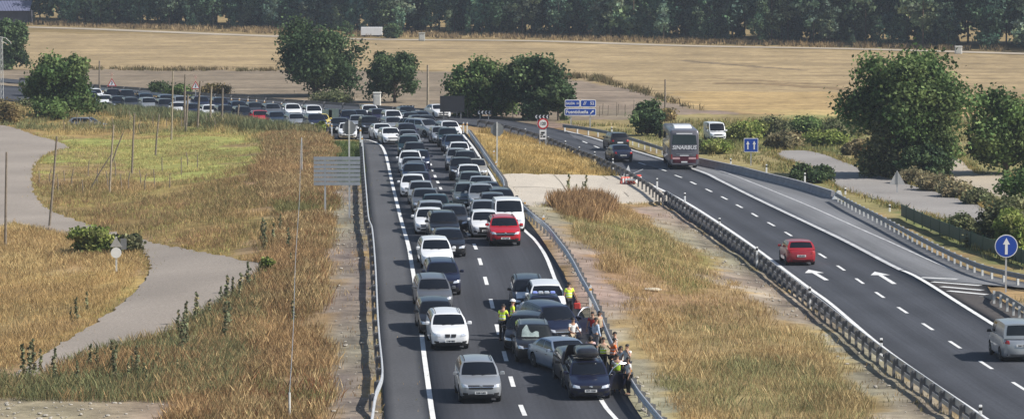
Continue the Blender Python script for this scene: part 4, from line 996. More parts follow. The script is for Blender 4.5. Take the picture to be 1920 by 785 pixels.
def swung_door(root, k, side, ang, pm, hinge_f=None):
    """front door swung open about its front edge; side +1 is the car's left"""
    L, W = k['L'], k['W']; y0 = -L / 2 + L * (k['yc'] + .06); ln = L * .24; d = MB()
    d.box((ln / 2, 0, (k['zb'] + .10 + k['ch'] - .02) / 2), (ln, .09, k['ch'] - k['zb'] - .12), 0, 0, .03)
    e = bpy.data.objects.new('door', d.mesh('door', [pm], True)); COL.objects.link(e); e.parent = root
    e.location = (side * (W / 2 - .02), y0, 0); a = R(90 - ang) if side > 0 else R(90 + ang); e.rotation_euler = (0, 0, a)
    fr = MB(); zt = k['H'] - .12; fr.pipe([(.02, 0, k['ch'] - .05), (.22, 0, lerp(k['ch'], zt, .55)), (.50, 0, zt - .02), (.85, 0, zt), (ln - .04, 0, zt - .06), (ln - .03, 0, k['ch'] - .05)], .026, 6); fr.build('window_frame', CHROME if pm is P_NAVY else BLACKP, e, True)
    gl = MB(); gl.prism([(.06, k['ch'] - .04), (ln - .05, k['ch'] - .04), (ln - .06, zt - .07), (.85, zt - .02), (.52, zt - .04)], -.006, .006); gl.build('pane', CLEAR, e)
    ml = MB(); ml.box((.14, (-.16 if side > 0 else .16), k['ch'] + .05), (.14, .20, .14), 0, 0, .03); ml.build('mirror', pm, e, True)
    hl = MB(); hl.box((ln - .18, (-.055 if side > 0 else .055), k['ch'] - .18), (.18, .03, .03)); hl.build('handle', BLACKP, e); return e
swung_door(rc, kc, 1, 62, P_NAVY)
rg, kg, bvg, fg = hero('hatchback', P_BLACK, 1094, 729, 'black car with its bonnet propped open behind the roof box car', ACC, plate='', grille='bar', turn=5)
hb = MB(); Lg = kg['L']; yh = -Lg / 2 + kg['yc'] * Lg - .18; nU = 10
vsA = []; vsB = []
for j in range(7):
    t = j / 6; w_ = lerp(.78, .62, t ** 2.2)
    for i in range(nU + 1):
        u = lerp(-1, 1, i / nU); up_ = 1.0 * t; crown = .08 * (1 - u * u) + .03
        vsA.append((w_ * u, yh - up_ * math.cos(R(66)) - crown * .9 * math.sin(R(66)) * -1, kg['ch'] + up_ * math.sin(R(66)) + crown * .4)); vsB.append((w_ * u * .97, yh - up_ * math.cos(R(66)) - .03 + crown * .3, kg['ch'] + up_ * math.sin(R(66))))
fs = [(j * (nU + 1) + i, j * (nU + 1) + i + 1, (j + 1) * (nU + 1) + i + 1, (j + 1) * (nU + 1) + i) for j in range(6) for i in range(nU)]
hb.add(vsA, fs).add(vsB, [tuple(reversed(f)) for f in fs])
rim_ = [j * (nU + 1) for j in range(7)] + [6 * (nU + 1) + i for i in range(1, nU + 1)] + [j * (nU + 1) + nU for j in range(5, -1, -1)]; o_ = len(vsA)
hb.f += [(rim_[q], rim_[q + 1], rim_[q + 1] + o_, rim_[q] + o_) for q in range(len(rim_) - 1)]; hb.m += [0] * (len(rim_) - 1)
hb.build('raised_bonnet', P_BLACK, rg, True)
eb = MB(); eb.box((0, -Lg / 2 + .55, kg['ch'] - .04), (1.1, .7, .12), 0, 0, .03); eb.build('engine', BLACKP, rg)
rf, kf, _, ff = hero('estate', P_NAVY, 1108, 752, 'dark navy estate with a black roof box, open door and bright plate', ACC, plate='5771 FXM', grille='bar', emblem='oval', turn=1, skip_side=(1,))
swung_door(rf, kf, 1, 64, P_NAVY)
c = ff[4](0, .40); bx = MB()
bx.rings([[(x * w_, y * l_, z) for x, y in ((-.9, -1), (-.6, -1.06), (.6, -1.06), (.9, -1), (1, -.9), (1, .9), (.9, 1), (-.9, 1), (-1, .9), (-1, -.9))] for w_, l_, z in ((.40, .85, 0), (.47, .95, .05), (.49, .98, .16), (.47, .95, .28), (.40, .84, .36), (.26, .6, .40))], 0, True, True)
bo = thing('roof_box', (0, 0, 0), 'black roof box on top of the navy estate with the open door', 'roof box'); bo.location = rf.location + Vector((0, 0, c.z + .10)); q = Vector((-math.sin(rf.rotation_euler.z) * c.y, math.cos(rf.rotation_euler.z) * c.y, 0)); bo.location += q; bo.rotation_euler = (0, 0, rf.rotation_euler.z)
bx.build('shell', mat('roof_box_shell', (.02, .02, .024), .3, coat=.3), bo, True)
for y in (-.45, .45): b = MB(); b.box((0, y, -.035), (1.15, .06, .04)); b.build('crossbar', CHROME, bo)
# police motorcycle among them
mp = gp(986, 607); mt = thing('motorcycle', (mp.x, mp.y, mp.z + .03), 'white police motorcycle parked between the officers and the patrol cars', 'motorcycle', None, R(4))
for y in (-.72, .72): wm = MB(); wm.lathe([(.20, -.05), (.29, -.07), (.32, 0), (.29, .07), (.20, .05)], (0, y, .32), 'x', 20); wo = wm.build('wheel', RUBBER, mt, True); rm2 = MB(); rm2.lathe([(.20, -.03), (.20, .03)], (0, y, .32), 'x', 20); rm2.build('rim', ALLOY, wo)
fb_ = MB(); fb_.rings([[(x * w_, y0 + y * l_, z) for x, y in ((0, -1), (.7, -.6), (1, .2), (.8, 1), (-.8, 1), (-1, .2), (-.7, -.6))] for w_, l_, y0, z in ((.18, .2, -.4, .42), (.30, .3, -.42, .62), (.36, .34, -.45, .85), (.32, .30, -.48, 1.02), (.18, .18, -.5, 1.12))], 0, True, True); fb_.build('fairing', P_WHITE, mt, True)
ws = MB(); ws.rings([[(x, -.52 + .10 * (x / .22) ** 2 + t * .16, 1.08 + t * .34) for x in (-.22 + .04 * t, -.11, 0, .11, .22 - .04 * t)] for t in (0, .5, 1)], 0, closed=False); ws.build('windshield', CLEAR, mt, True)
tk = MB(); tk.ball((0, -.05, .88), (.19, .36, .16), 12); tk.build('fuel_tank', P_WHITE, mt, True)
st = MB(); st.box((0, .45, .82), (.28, .62, .12), 0, 0, .04); st.build('saddle', BLACKP, mt, True)
en = MB(); en.box((0, 0, .48), (.36, .55, .42), 0, 0, .05); en.build('engine', BLACKP, mt, True)
for s in (-1, 1):
    pn = MB(); pn.box((s * .33, .62, .68), (.20, .46, .36), 0, 0, .05); pn.build('pannier', P_WHITE, mt, True)
    hb = MB(); hb.pipe([(0, -.36, 1.06), (s * .20, -.34, 1.10), (s * .42, -.22, 1.06)], .018, 6); hb.build('handlebar', BLACKP, mt, True)
hl = MB(); hl.lathe([(.10, 0), (.09, -.04)], (0, -.80, .88), 'y', 14); hl.build('headlight', LAMP, mt)
# ------------------------------------------------------------ guardrails, barriers, signs, poles
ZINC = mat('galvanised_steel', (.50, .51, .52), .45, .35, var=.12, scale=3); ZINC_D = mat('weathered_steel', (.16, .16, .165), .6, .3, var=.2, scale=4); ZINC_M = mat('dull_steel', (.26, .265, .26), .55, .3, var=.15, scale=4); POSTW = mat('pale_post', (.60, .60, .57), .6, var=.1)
WHITEP = mat('white_plastic', (.80, .80, .78), .5, var=.05); BLACKM = mat('black_marking', (.015, .015, .016), .6); BACKG = mat('sign_back_grey', (.22, .23, .235), .5, .3, var=.08)
SIGNB = mat('sign_blue', (.004, .055, .36), .45, var=.05); SIGNW = mat('sign_white', (.80, .80, .80), .5, var=.03); SIGNR = mat('sign_red', (.50, .015, .02), .45, var=.05); SIGNK = mat('sign_black', (.012, .012, .012), .5)
WOOD = mat('weathered_wood', (.20, .165, .125), .9, var=.3, scale=7); WOOD_L = mat('sunbleached_wood', (.30, .25, .18), .9, var=.3, scale=7)
WPROF = [(-.040, .155), (.0, .150), (.035, .115), (.035, .06), (-.015, .02), (-.015, -.02), (.035, -.06), (.035, -.115), (0, -.150), (-.040, -.155), (-.048, -.150), (-.048, .150)]
def rail_path(px, zc=.60, step=1.0): return catmull([Vector((p.x, p.y, 0)) for p in (gp(x, y, zc) for x, y in px)], step)
def guardrail(label, px, side=1, spacing=2.0, beam=ZINC, post=ZINC_D, low=False, zc=.60, end_down=(False, False), blocks=True, maxp=100, group='steel guardrails'):
    path = rail_path(px, zc); o0 = path[0]; r = thing('guardrail', (o0.x, o0.y, gz(o0.x, o0.y)), label, 'guardrail', group)
    L = [0.0]
    for a, b in zip(path, path[1:]): L.append(L[-1] + (b - a).length)
    def zf(zc_, ):
        def f(p):
            i = min(range(len(path)), key=lambda q: (path[q] - p).length); z = zc_
            if end_down[0] and L[i] < 5: z = lerp(-.10, zc_, sstep(L[i] / 5).item())
            if end_down[1] and L[-1] - L[i] < 5: z = lerp(-.10, zc_, sstep((L[-1] - L[i]) / 5).item())
            return gz(p.x, p.y) + z - r.location.z
        return f
    loc = [p - Vector((o0.x, o0.y, 0)) for p in path]
    prof = [(side * a, b) for a, b in WPROF]
    def sw(prof, zc_):
        mb = MB(); f = zf(zc_); rr = []
        for i, p in enumerate(path):
            d = path[min(i + 1, len(path) - 1)] - path[max(i - 1, 0)]; d.normalize(); s = Vector((d.y, -d.x, 0)); z = f(p); q = loc[i]
            rr.append([(q.x + s.x * a, q.y + s.y * a, z + b) for a, b in prof])
        return mb.rings(rr, 0, True, True)
    sw(prof, zc).build('beam', beam, r, True, 35)
    if low: sw([(side * .03, .10), (side * .03, -.10), (side * .015, -.10), (side * .015, .10)], .24).build('lower_beam', beam, r)
    pm = MB(); hh = zc + .12
    pm.add(*_cpost(side, hh)); 
    if blocks: pm.box((-side * .10, 0, zc), (.16, .20, .30), 0)
    me = pm.mesh('post', [post]); n = int(L[-1] / spacing); n = min(n, maxp); j = 0
    for k in range(n + 1):
        s = L[-1] * k / max(1, n)
        while j < len(path) - 2 and L[j + 1] < s: j += 1
        t = (s - L[j]) / max(1e-6, L[j + 1] - L[j]); p = path[j].lerp(path[j + 1], min(1, t)); d = (path[j + 1] - path[j]).normalized()
        if (end_down[0] and s < 4) or (end_down[1] and L[-1] - s < 4): continue
        o = link('post', me, r, (p.x - o0.x, p.y - o0.y, gz(p.x, p.y) - r.location.z)); o.rotation_euler = (0, 0, math.atan2(d.y, d.x) - PI / 2)
    return r, path
def _cpost(side, h):
    x = -side * .22; V = []; pr = [(x - .06, -.07), (x + .06, -.07), (x + .06, -.05), (x - .04, -.05), (x - .04, .05), (x + .06, .05), (x + .06, .07), (x - .06, .07)]
    for z in (-.3, h): V += [(a, b, z) for a, b in pr]
    return V, [(i, (i + 1) % 8, 8 + (i + 1) % 8, 8 + i) for i in range(8)] + [(0, 1, 2, 3), (0, 3, 4, 7), (4, 5, 6, 7), (8, 9, 10, 11), (8, 11, 12, 15), (12, 13, 14, 15)]
# path runs away from the camera; side +1 = right of travel faces the traffic
guardrail('bent white topped guardrail along the left shoulder, its near end turned down', [(695,768),(706,738),(716,712),(717,690),(712,640),(709,600),(707,560),(704,500),(698,432),(691,408),(686,350),(682,300),(680,270)], 1, 4.0, beam=ZINC, end_down=(True, False))
guardrail('curved guardrail behind the crashed cars along the median', [(1345,915),(1262,812),(1245,795),(1228,776),(1200,742),(1179,709),(1160,670),(1140,631),(1120,581),(1104,548),(1088,520),(1071,488),(1048,455),(1022,424),(990,398),(970,378),(960,368)], -1, 2.0, end_down=(False, True))
guardrail('guardrail ending at the concrete median crossing beside the queue', [(945,352),(943,340),(935,328),(918,304),(902,280),(886,257),(878,246)], -1, 2.0, beam=ZINC)
guardrail('long guardrail with close posts along the left edge of the right carriageway', [(1985,890),(1842,786),(1745,718),(1650,652),(1560,582),(1480,520),(1418,472),(1360,432),(1300,393),(1252,362)], 1, 2.4, low=True, zc=.66, beam=ZINC, group='steel guardrails')
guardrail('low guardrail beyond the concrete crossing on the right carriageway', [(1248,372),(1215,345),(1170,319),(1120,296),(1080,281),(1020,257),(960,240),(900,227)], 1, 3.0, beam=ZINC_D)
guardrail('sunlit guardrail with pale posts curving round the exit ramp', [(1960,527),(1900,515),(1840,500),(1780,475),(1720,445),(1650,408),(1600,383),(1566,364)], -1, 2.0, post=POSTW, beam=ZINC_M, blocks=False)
guardrail('short guardrail behind the hatched gore with dark pavement', [(1960,610),(1915,575),(1870,548),(1846,536),(1836,536)], 1, 2.0, post=POSTW, end_down=(False, True), beam=ZINC_M, blocks=False)
guardrail('pale guardrail on the outer edge of the far bend', [(1300,297),(1244,280),(1200,266),(1144,250),(1095,241),(1055,236)], -1, 3.0, post=POSTW, beam=ZINC_M, blocks=False)
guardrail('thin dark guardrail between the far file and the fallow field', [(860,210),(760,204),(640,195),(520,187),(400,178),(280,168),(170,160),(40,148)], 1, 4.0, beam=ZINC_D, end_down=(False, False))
guardrail('guardrail between the two far carriageways above the car file', [(820,226),(720,216),(560,201),(400,187),(260,173),(150,164)], 1, 4.0, beam=ZINC)
# concrete barrier
bp = catmull([Vector((p.x, p.y, 0)) for p in (gp(x, y) for x, y in [(1562,373),(1500,354),(1440,339),(1380,324),(1310,309)])], 1.0); o0 = bp[0]
cb = MB(); rr = []
for i, p in enumerate(bp):
    d = (bp[min(i + 1, len(bp) - 1)] - bp[max(i - 1, 0)]).normalized(); s = Vector((d.y, -d.x, 0))
    rr.append([(p.x - o0.x + s.x * a, p.y - o0.y + s.y * a, b) for a, b in ((-.30, -.1), (-.30, .08), (-.18, .25), (-.11, .62), (.11, .62), (.18, .25), (.30, .08), (.30, -.1))])
bt = thing('concrete_barrier', o0, 'grey concrete barrier along the acceleration lane with a white end', 'barrier'); cb.rings(rr, 0, True, True).build('wall', mat('barrier_concrete', (.27, .27, .28), .85, var=.15, scale=1.5), bt)
e = MB(); e.prism([(-.5, 0), (.35, 0), (.2, .62), (-.05, .66)], -.25, .25); e.build('end_block', WHITEP, bt, loc=(.35, -.4, 0))
# green railing on the right
gpth = rail_path([(1940,486),(1880,466),(1800,438),(1740,414),(1690,392)], .6); o0 = gpth[0]; gt = thing('green_fence', o0, 'dark green panel fence above the exit ramp guardrail', 'fence')
GREENP = mat('green_panel', (.018, .06, .03), .6, var=.1)
sweep(MB(), [p - Vector((o0.x, o0.y, 0)) for p in gpth], [(-.02, .12), (-.02, .95), (.02, .95), (.02, .12)]).build('panel', GREENP, gt)
pp = MB(); pp.box((0, 0, .5), (.08, .08, 1.1)); pme = pp.mesh('post', [GREENP])
for p in gpth[::3]: link('post', pme, gt, (p.x - o0.x, p.y - o0.y, 0))

# delineator posts -------------------------------------------------
def delineator(x, y, ytop, label, group, style):
    p = gp(x, y); h = rise(p, ytop); t = thing('marker_post', p, label, 'marker post', group); b = MB(); w = .13
    if style == 'rail':   # stub on a rail: white with black band
        b.box((0, 0, h / 2 - .1), (w, .06, h + .2), 0, 0, .015); b.build('post', WHITEP, t); k = MB(); k.box((0, 0, h - .16), (w + .01, .07, .13)); k.build('black_band', BLACKM, t)
    else:
        b.prism([(-w / 2, -.2), (w / 2, -.2), (w / 2, h - .05), (0, h + .02), (-w / 2, h - .10)], -.05, .05); b.build('post', WHITEP, t); k = MB(); k.box((0, 0, h - .22), (w + .01, .11, .12)); k.build('reflector', BLACKM if style == 'b' else mat('amber_reflector', (.7, .35, .05), .3), t)
    return t
for (x, y, yt) in [(1838,799,758),(1652,674,633),(1518,576,537),(1419,498,462),(1349,443,408),(1284,391,361),(1232,360,334),(1149,318,297),(1115,304,284),(1086,293,275),(1060,283,264),(1028,272,256),(985,254,241)]:
    delineator(x, y, yt, 'black and white reflector stub standing on the right carriageway median guardrail', 'reflector stubs on the median guardrail', 'rail')
for (x, y, yt) in [(1370,318,297),(1437,334,308),(1509,349,324),(1585,364,352),(1668,396,383),(1147,262,238)]:
    delineator(x, y, yt, 'black and white reflector stub on the outer barrier of the right carriageway', 'reflector stubs on the outer barrier', 'rail')
for i, (x, y, yt) in enumerate([(1107,572,534),(1182,722,685),(1019,425,403),(984,394,374),(930,316,302),(926,296,282),(893,268,258),(903,283,275)]):
    delineator(x, y, yt, 'white marker post behind the guardrail beside the queue', 'white marker posts along the median side', 'a')
for (x, y, yt) in [(869,250,229),(876,250,229)]: delineator(x, y, yt, 'white panel post of the pair beside the far end of the queue', 'pair of white panel posts', 'a')
for (x, y, yt) in [(619,250,224),(622,256,232),(676,277,240),(679,290,255),(614,236,218)]: delineator(x, y, yt, 'white post at the grass nose where the two files meet', 'white posts at the grass nose', 'a')
for (x, y, yt) in [(404,190,181),(434,192,184),(449,193,184),(465,195,185),(481,197,186),(496,199,188),(512,200,190),(528,203,192),(552,206,195),(566,210,196)]:
    delineator(x, y, yt, 'small white post along the far edge of the car file', 'small white posts along the far file', 'a')

# signs ---------------------------------------------------------------
def posts(t, xs, h, w=.09, m=ZINC):
    for x in xs: b = MB(); b.box((x, .06, h / 2 - .2), (w, w * .8, h + .4)); b.build('post', m, t)
def disc(mb, r, y0, y1, c=(0, 0), n=28): mb.prism([(c[0] + r * math.cos(2 * PI * k / n), c[1] + r * math.sin(2 * PI * k / n)) for k in range(n)], y0, y1)
def rrect(w, h, r, c=(0, 0), n=4):
    out = []
    for cx, cz, a0 in ((w / 2 - r, h / 2 - r, 0), (-w / 2 + r, h / 2 - r, 90), (-w / 2 + r, -h / 2 + r, 180), (w / 2 - r, -h / 2 + r, 270)):
        for k in range(n + 1): a = R(a0 + 90 * k / n); out.append((c[0] + cx + r * math.cos(a), c[1] + cz + r * math.sin(a)))
    return out
def speed_sign(px, py, yc, label, d=1.15, under=False):
    p = gp(px, py); zc = rise(p, yc); t = thing('speed_limit_sign', p, label, 'road sign'); posts(t, (-.28, .28) if under else (0,), zc)
    a = MB(); disc(a, d / 2, -.02, .02, (0, zc)); a.build('red_ring', SIGNR, t); b = MB(); disc(b, d * .37, -.026, -.02, (0, zc)); b.build('white_disc', SIGNW, t)
    lettering('120', d * .40, SIGNK, t, (0, -.032, zc), sx=.85)
    if under:
        u = MB(); u.prism(rrect(.62, .86, .05, (0, zc - .52 - .48)), -.03, .0); u.build('sub_plate', SIGNW, t)
        v = MB(); v.box((0, -.036, zc - .82), (.34, .012, .16), 0); v.box((-.10, -.036, zc - 1.0), (.26, .012, .10)); v.box((.12, -.036, zc - 1.18), (.22, .012, .14)); v.box((-.14, -.036, zc - 1.18), (.14, .012, .12)); v.build('pictogram', SIGNK, t)
speed_sign(1018, 277, 232, 'round 120 speed limit sign with a white plate beneath, on the golden median island', 1.02, True)
speed_sign(1253, 283, 243, 'round 120 speed limit sign partly behind the coach roof', 1.05)
def chevron_board(px, py, yc, label, w=1.5, h=.42):
    p = gp(px, py); zc = rise(p, yc); t = thing('chevron_sign', p, label, 'chevron sign', 'chevron boards on the bend'); posts(t, (-w * .3, w * .3), zc, .06)
    b = MB(); b.box((0, 0, zc), (w, .04, h)); b.build('board', SIGNK, t)
    c = MB(); n = 4; st = w / n
    for k in range(n): x = -w / 2 + st * (k + .18); a = st * .30; c.prism([(x, zc), (x + a, zc + h * .42), (x + a + st * .30, zc + h * .42), (x + st * .30, zc), (x + a + st * .30, zc - h * .42), (x + a, zc - h * .42)], -.028, -.021)
    c.build('chevrons', SIGNW, t)
chevron_board(764, 212, 201, 'black board with four white chevrons behind the queue tail')
chevron_board(908, 224, 211, 'black board with four white chevrons before the dark tree pair')
chevron_board(1016, 238, 219, 'black board with four white chevrons above the round speed sign')
# blue direction sign: three framed panels on two posts
p = gp(1088, 240); z1 = rise(p, 187); z0 = rise(p, 217); w_ = 60 / pxm(p); t = thing('direction_sign', p, 'large blue motorway exit sign with three white framed panels', 'road sign'); posts(t, (-.95, 1.0), z1 - .2, .12)
hh = (z1 - z0); ph = hh * .47
for cx, cz, pw in ((-w_ * .245, z1 - ph / 2, w_ * .48), (w_ * .245, z1 - ph / 2, w_ * .49), (0, z0 + ph / 2, w_ * .985)):
    a = MB(); a.prism(rrect(pw, ph, .14, (cx, cz)), -.03, .03); fo = a.build('panel_frame', SIGNW, t); b = MB(); b.prism(rrect(pw - .15, ph - .15, .08, (cx, cz)), -.036, -.031); b.build('panel', SIGNB, fo)
lettering('SALIDA', .34, SIGNW, t, (-w_ * .31, -.042, z1 - ph / 2), sx=.80); lettering('51', .28, SIGNW, t, (-w_ * .075, -.042, z1 - ph / 2))
lettering('//', .50, SIGNW, t, (w_ * .13, -.042, z1 - ph / 2), shear=.2); lettering('52', .42, SIGNW, t, (w_ * .37, -.042, z1 - ph / 2))
lettering('Fuentidueña', .50, SIGNW, t, (-w_ * .10, -.042, z0 + ph / 2), sx=.92)
def arrow_mb(c, d, L, wd, y0, y1):
    d = Vector(d).normalized(); n = Vector((-d.y, d.x)); c = Vector(c); P = [(-L / 2, -wd), (L * .1, -wd), (L * .1, -wd * 2.6), (L / 2, 0), (L * .1, wd * 2.6), (L * .1, wd), (-L / 2, wd)]
    m = MB(); m.prism([tuple(c + d * a + n * b) for a, b in P], y0, y1); return m
arrow_mb((w_ * .37, z0 + ph / 2), (1, 1), .50, .05, -.044, -.037).build('arrow', SIGNW, t)
# blue two-arrow sign
p = gp(1408, 310); z1 = rise(p, 259); z0 = rise(p, 285); w_ = 27 / pxm(p); t = thing('lane_sign', p, 'square blue sign with two white upward arrows on one post', 'road sign'); posts(t, (0,), z1 - .1, .10)
a = MB(); a.prism(rrect(w_, z1 - z0, .06, (0, (z0 + z1) / 2)), -.02, .02); a.build('white_frame', SIGNW, t); b = MB(); b.prism(rrect(w_ - .10, z1 - z0 - .10, .05, (0, (z0 + z1) / 2)), -.026, -.021); b.build('panel', SIGNB, t)
for s in (-1, 1): arrow_mb((s * w_ * .22, (z0 + z1) / 2), (0, 1), (z1 - z0) * .62, .055, -.034, -.027).build('arrow', SIGNW, t)
# round blue sign
p = gp(1886, 546); zc = rise(p, 461); r_ = 21.5 / pxm(p); t = thing('mandatory_sign', p, 'round blue sign with a white upward arrow beside the exit gore', 'road sign'); posts(t, (0,), zc, .10)
a = MB(); disc(a, r_, -.02, .02, (0, zc), 36); a.build('white_rim', SIGNW, t); b = MB(); disc(b, r_ * .93, -.026, -.021, (0, zc), 36); b.build('disc', SIGNB, t); arrow_mb((0, zc), (0, 1), r_ * 1.45, .075, -.034, -.027).build('arrow', SIGNW, t)
# warning triangles with beacon
def tri(w, zb): return [(-w / 2, zb), (w / 2, zb), (0, zb + w * .87)]
for px, py, zt, zb_, lab in ((210, 192, 148, 162, 'warning triangle with a beacon, left one beyond the meadow'), (367, 202, 153, 167, 'warning triangle with a beacon, right one beyond the meadow')):
    p = gp(px, py); zb2 = rise(p, zb_); w2 = 16 / pxm(p) * 1.1; t = thing('warning_sign', p, lab, 'warning sign', 'warning triangles beyond the meadow'); posts(t, (0,), zb2 + w2 * .5, .08)
    a = MB(); a.prism(tri(w2, zb2), -.02, .02); a.build('red_border', SIGNR, t); b = MB(); b.prism([(x * .72, zb2 + (z - zb2) * .72 + w2 * .085) for x, z in tri(w2, zb2)], -.028, -.021); b.build('white_field', SIGNW, t)
    c = MB(); c.prism([(-.08, zb2 + .18), (.04, zb2 + .18), (.10, zb2 + .42), (.02, zb2 + .62), (-.06, zb2 + .58), (.0, zb2 + .42)], -.034, -.029); c.build('pictogram', SIGNK, t)
    d = MB(); d.tube((0, .06, zb2 + w2 * .5), (0, .06, zb2 + w2 + .35), .03); d.lathe([(.16, -.03), (.17, 0), (.16, .03)], (0, 0, zb2 + w2 + .25), 'y', 14); d.box((0, .02, zb2 + w2 + .50), (.5, .12, .06)); d.build('beacon', mat('beacon_amber', (.6, .4, .3), .4), t)
# backs of signs
p = gp(632, 407); z1 = rise(p, 293); z0 = rise(p, 348); t = thing('sign_panel', p, 'large grey slatted back of a road sign on two posts at the left verge', 'sign back'); w_ = 87 / pxm(p); posts(t, (-.75, .78), z1 - .05, .11)
for k in range(7): b = MB(); hs = (z1 - z0) / 7; b.box((0, 0, z0 + hs * (k + .5)), (w_, .03, hs - .05)); b.box((0, .03, z0 + hs * (k + 1) - .06), (w_ - .1, .03, .05)); b.build('slat', mat('panel_grey', (.36, .39, .43), .5, .4, var=.08), t)
def oct_back(px, py, yc, rad, label):
    p = gp(px, py); zc = rise(p, yc); r_ = rad / pxm(p) / math.cos(PI / 8); t = thing('octagon_sign', p, label, 'sign back'); b = MB(); b.prism([(r_ * math.cos(PI / 8 + k * PI / 4), zc + r_ * math.sin(PI / 8 + k * PI / 4)) for k in range(8)], -.015, .015); b.build('plate', BACKG, t)
    q = MB(); q.box((0, -.06, (zc + r_ * .9) / 2), (.11, .07, zc + r_ * .9 + .2)); q.build('post', POSTW, t)
oct_back(655, 330, 240, 12.5, 'grey octagonal sign back on a tall post above the slatted panel'); oct_back(932, 309, 243, 12, 'grey octagonal sign back on a post at the golden median island')
p = gp(1682, 362); zb2 = rise(p, 346); w2 = 31 / pxm(p); t = thing('triangle_sign', p, 'pale back of a triangular sign before the grey shrub', 'sign back'); posts(t, (0,), zb2 + .9, .08); b = MB(); b.prism(tri(w2, zb2), -.015, .015); b.build('plate', mat('pale_sign_back', (.45, .44, .42), .5, .2), t); b = MB(); b.box((0, -.03, zb2 + .5), (.10, .03, .95)); b.build('bracket', BACKG, t)
p = gp(218, 512); zc = rise(p, 462); t = thing('small_sign', p, 'small round and triangular sign backs on one post by the service path', 'sign back'); posts(t, (0,), zc + .55, .09, POSTW)
b = MB(); disc(b, .30, -.03, .0, (0, zc - .35)); b.build('round_plate', WHITEP, t); b = MB(); b.prism(tri(.68, zc - .02), -.03, 0); b.build('triangle_plate', mat('pale_sign_back', (.45, .44, .42)), t)
b = MB(); b.prism(rrect(.34, .62, .05, (.42, zc + .15)), .02, .05); b.build('dark_plate', BACKG, t)
for px, py, yt, lab, w in ((613, 240, 206, 'grey green sign back among the white posts at the bend', 1.0), (626, 240, 204, 'grey sign back just right of the grey green one', 1.0)):
    p = gp(px, py); zt = rise(p, yt); t = thing('sign_panel', p, lab, 'sign back'); b = MB(); b.box((0, 0, zt - .85), (w, .04, 1.7)); b.build('plate', mat('green_grey_panel', (.16, .21, .20), .5, .2), t); posts(t, (.25,), zt, .09, POSTW)
p = gp(780, 228); t = thing('small_board', p, 'small pale board on two legs at the queue tail', 'board'); b = MB(); b.box((0, 0, 1.05), (.75, .05, .30)); b.build('board', POSTW, t); posts(t, (-.27, .27), 1.0, .06, POSTW)
p = gp(848, 224); zt = rise(p, 180); t = thing('dark_billboard', p, 'dark back of a billboard in front of the tree pair', 'billboard'); w_ = 46 / pxm(p); b = MB(); b.box((0, 0, zt - .85), (w_, .12, 1.7)); b.build('panel', mat('billboard_back', (.02, .022, .028), .8, var=.1), t); posts(t, (-w_ * .35, w_ * .35), zt - .9, .16, ZINC_D)
# overturned red and white barriers in the median crossing
RW = mat('barrier_red', (.55, .08, .05), .5, var=.1); p = gp(1181, 346)
for k, (dx, dy, rz, tilt, lab) in enumerate(((-.35, .2, 20, 0, 'red and white plastic barrier standing in the heap at the crossing'), (.25, -.1, -25, 70, 'red and white plastic barrier tipped over on the heap'), (.45, .6, 60, 35, 'red and white plastic barrier leaning at the back of the heap'))):
    t = thing('plastic_barrier', (p.x + dx, p.y + dy, p.z + .04 + (.22 if tilt else 0)), lab, 'barrier', 'heap of plastic barriers', R(rz)); t.rotation_euler = (R(tilt), 0, R(rz))
    b = MB(); b.rings([[(x * w, y * d, z) for x, y in ((-1, -1), (1, -1), (1, 1), (-1, 1))] for w, d, z in ((.42, .18, 0), (.40, .15, .22), (.36, .08, .45), (.34, .06, .56))], 0, True, True); b.build('shell', RW if k != 1 else WHITEP, t)
    c = MB()
    for x in (-.24, .0, .24): c.box((x, -.14, .26), (.12, .10, .42))
    c.build('stripe', WHITEP if k != 1 else RW, t)
p = gp(1176, 330); t = thing('folded_sign', p, 'white road work sign fallen against the barrier heap', 'road sign'); b = MB(); b.prism([(-.35, 0), (.35, .1), (.1, .9)], -.02, .02); b.build('plate', WHITEP, t); b = MB(); b.tube((.0, .1, 0), (1.3, .0, .55), .03); b.build('leg', WHITEP, t)
p = gp(473, 231); t = thing('warning_lamp_board', p, 'glowing orange red warning board before the car file', 'warning board'); b = MB(); b.box((0, 0, .55), (.75, .10, .95), 0, 0, .04); b.build('board', mat('orange_board', (.75, .10, .02), .5, emit=((1, .12, .03), .5)), t); b = MB(); b.box((0, -.06, .55), (.50, .02, .16)); b.build('white_strip', WHITEP, t)
# poles ---------------------------------------------------------------
def wood_pole(x0, y0, x1, y1, label, group=None, r=.09, m=WOOD, name='wooden_pole'):
    p = gp(x0, y0); h = rise(p, y1); dx = (x1 - x0) / pxm(p); b = MB(); b.pipe([(0, 0, -.3), (dx * .5 + random.uniform(-.03, .03), 0, h * .5), (dx, 0, h)], [r * 1.15, r, r * .8], 8); o = b.build(name, m, None, True, loc=p); tag(o, label, 'pole', group); return o, p, h, dx
PG = 'leaning wooden poles round the meadow'
lean = [(10,462,14,285),(92,424,108,256),(205,362,214,234),(247,325,253,212),(291,291,299,214),(321,263,325,133),(348,248,353,178),(346,240,348,140),(370,241,376,152),(394,236,397,162),(415,236,418,165),(187,186,187,114),(445,232,448,196)]
pole_tops = []
words = ['nearest the left edge', 'by the bend of the path', 'braced and leaning at the meadow edge', 'behind the braced one', 'short and crooked in mid meadow', 'tallest and straight, centre of the meadow', 'beside the tall straight one', 'thin and tall behind the pair', 'under the right warning triangle', 'right of the right warning triangle', 'rightmost tall one of the far row', 'left of the left warning triangle', 'short one at the right of the meadow']
for (x0, y0, x1, y1), wd in zip(lean, words):
    o, p, h, dx = wood_pole(x0, y0, x1, y1, f'weathered wooden pole, {wd}', PG, .10 if y0 < 250 else .075, WOOD if random.random() < .6 else WOOD_L); pole_tops.append(Vector((p.x + dx, p.y, p.z + h)))
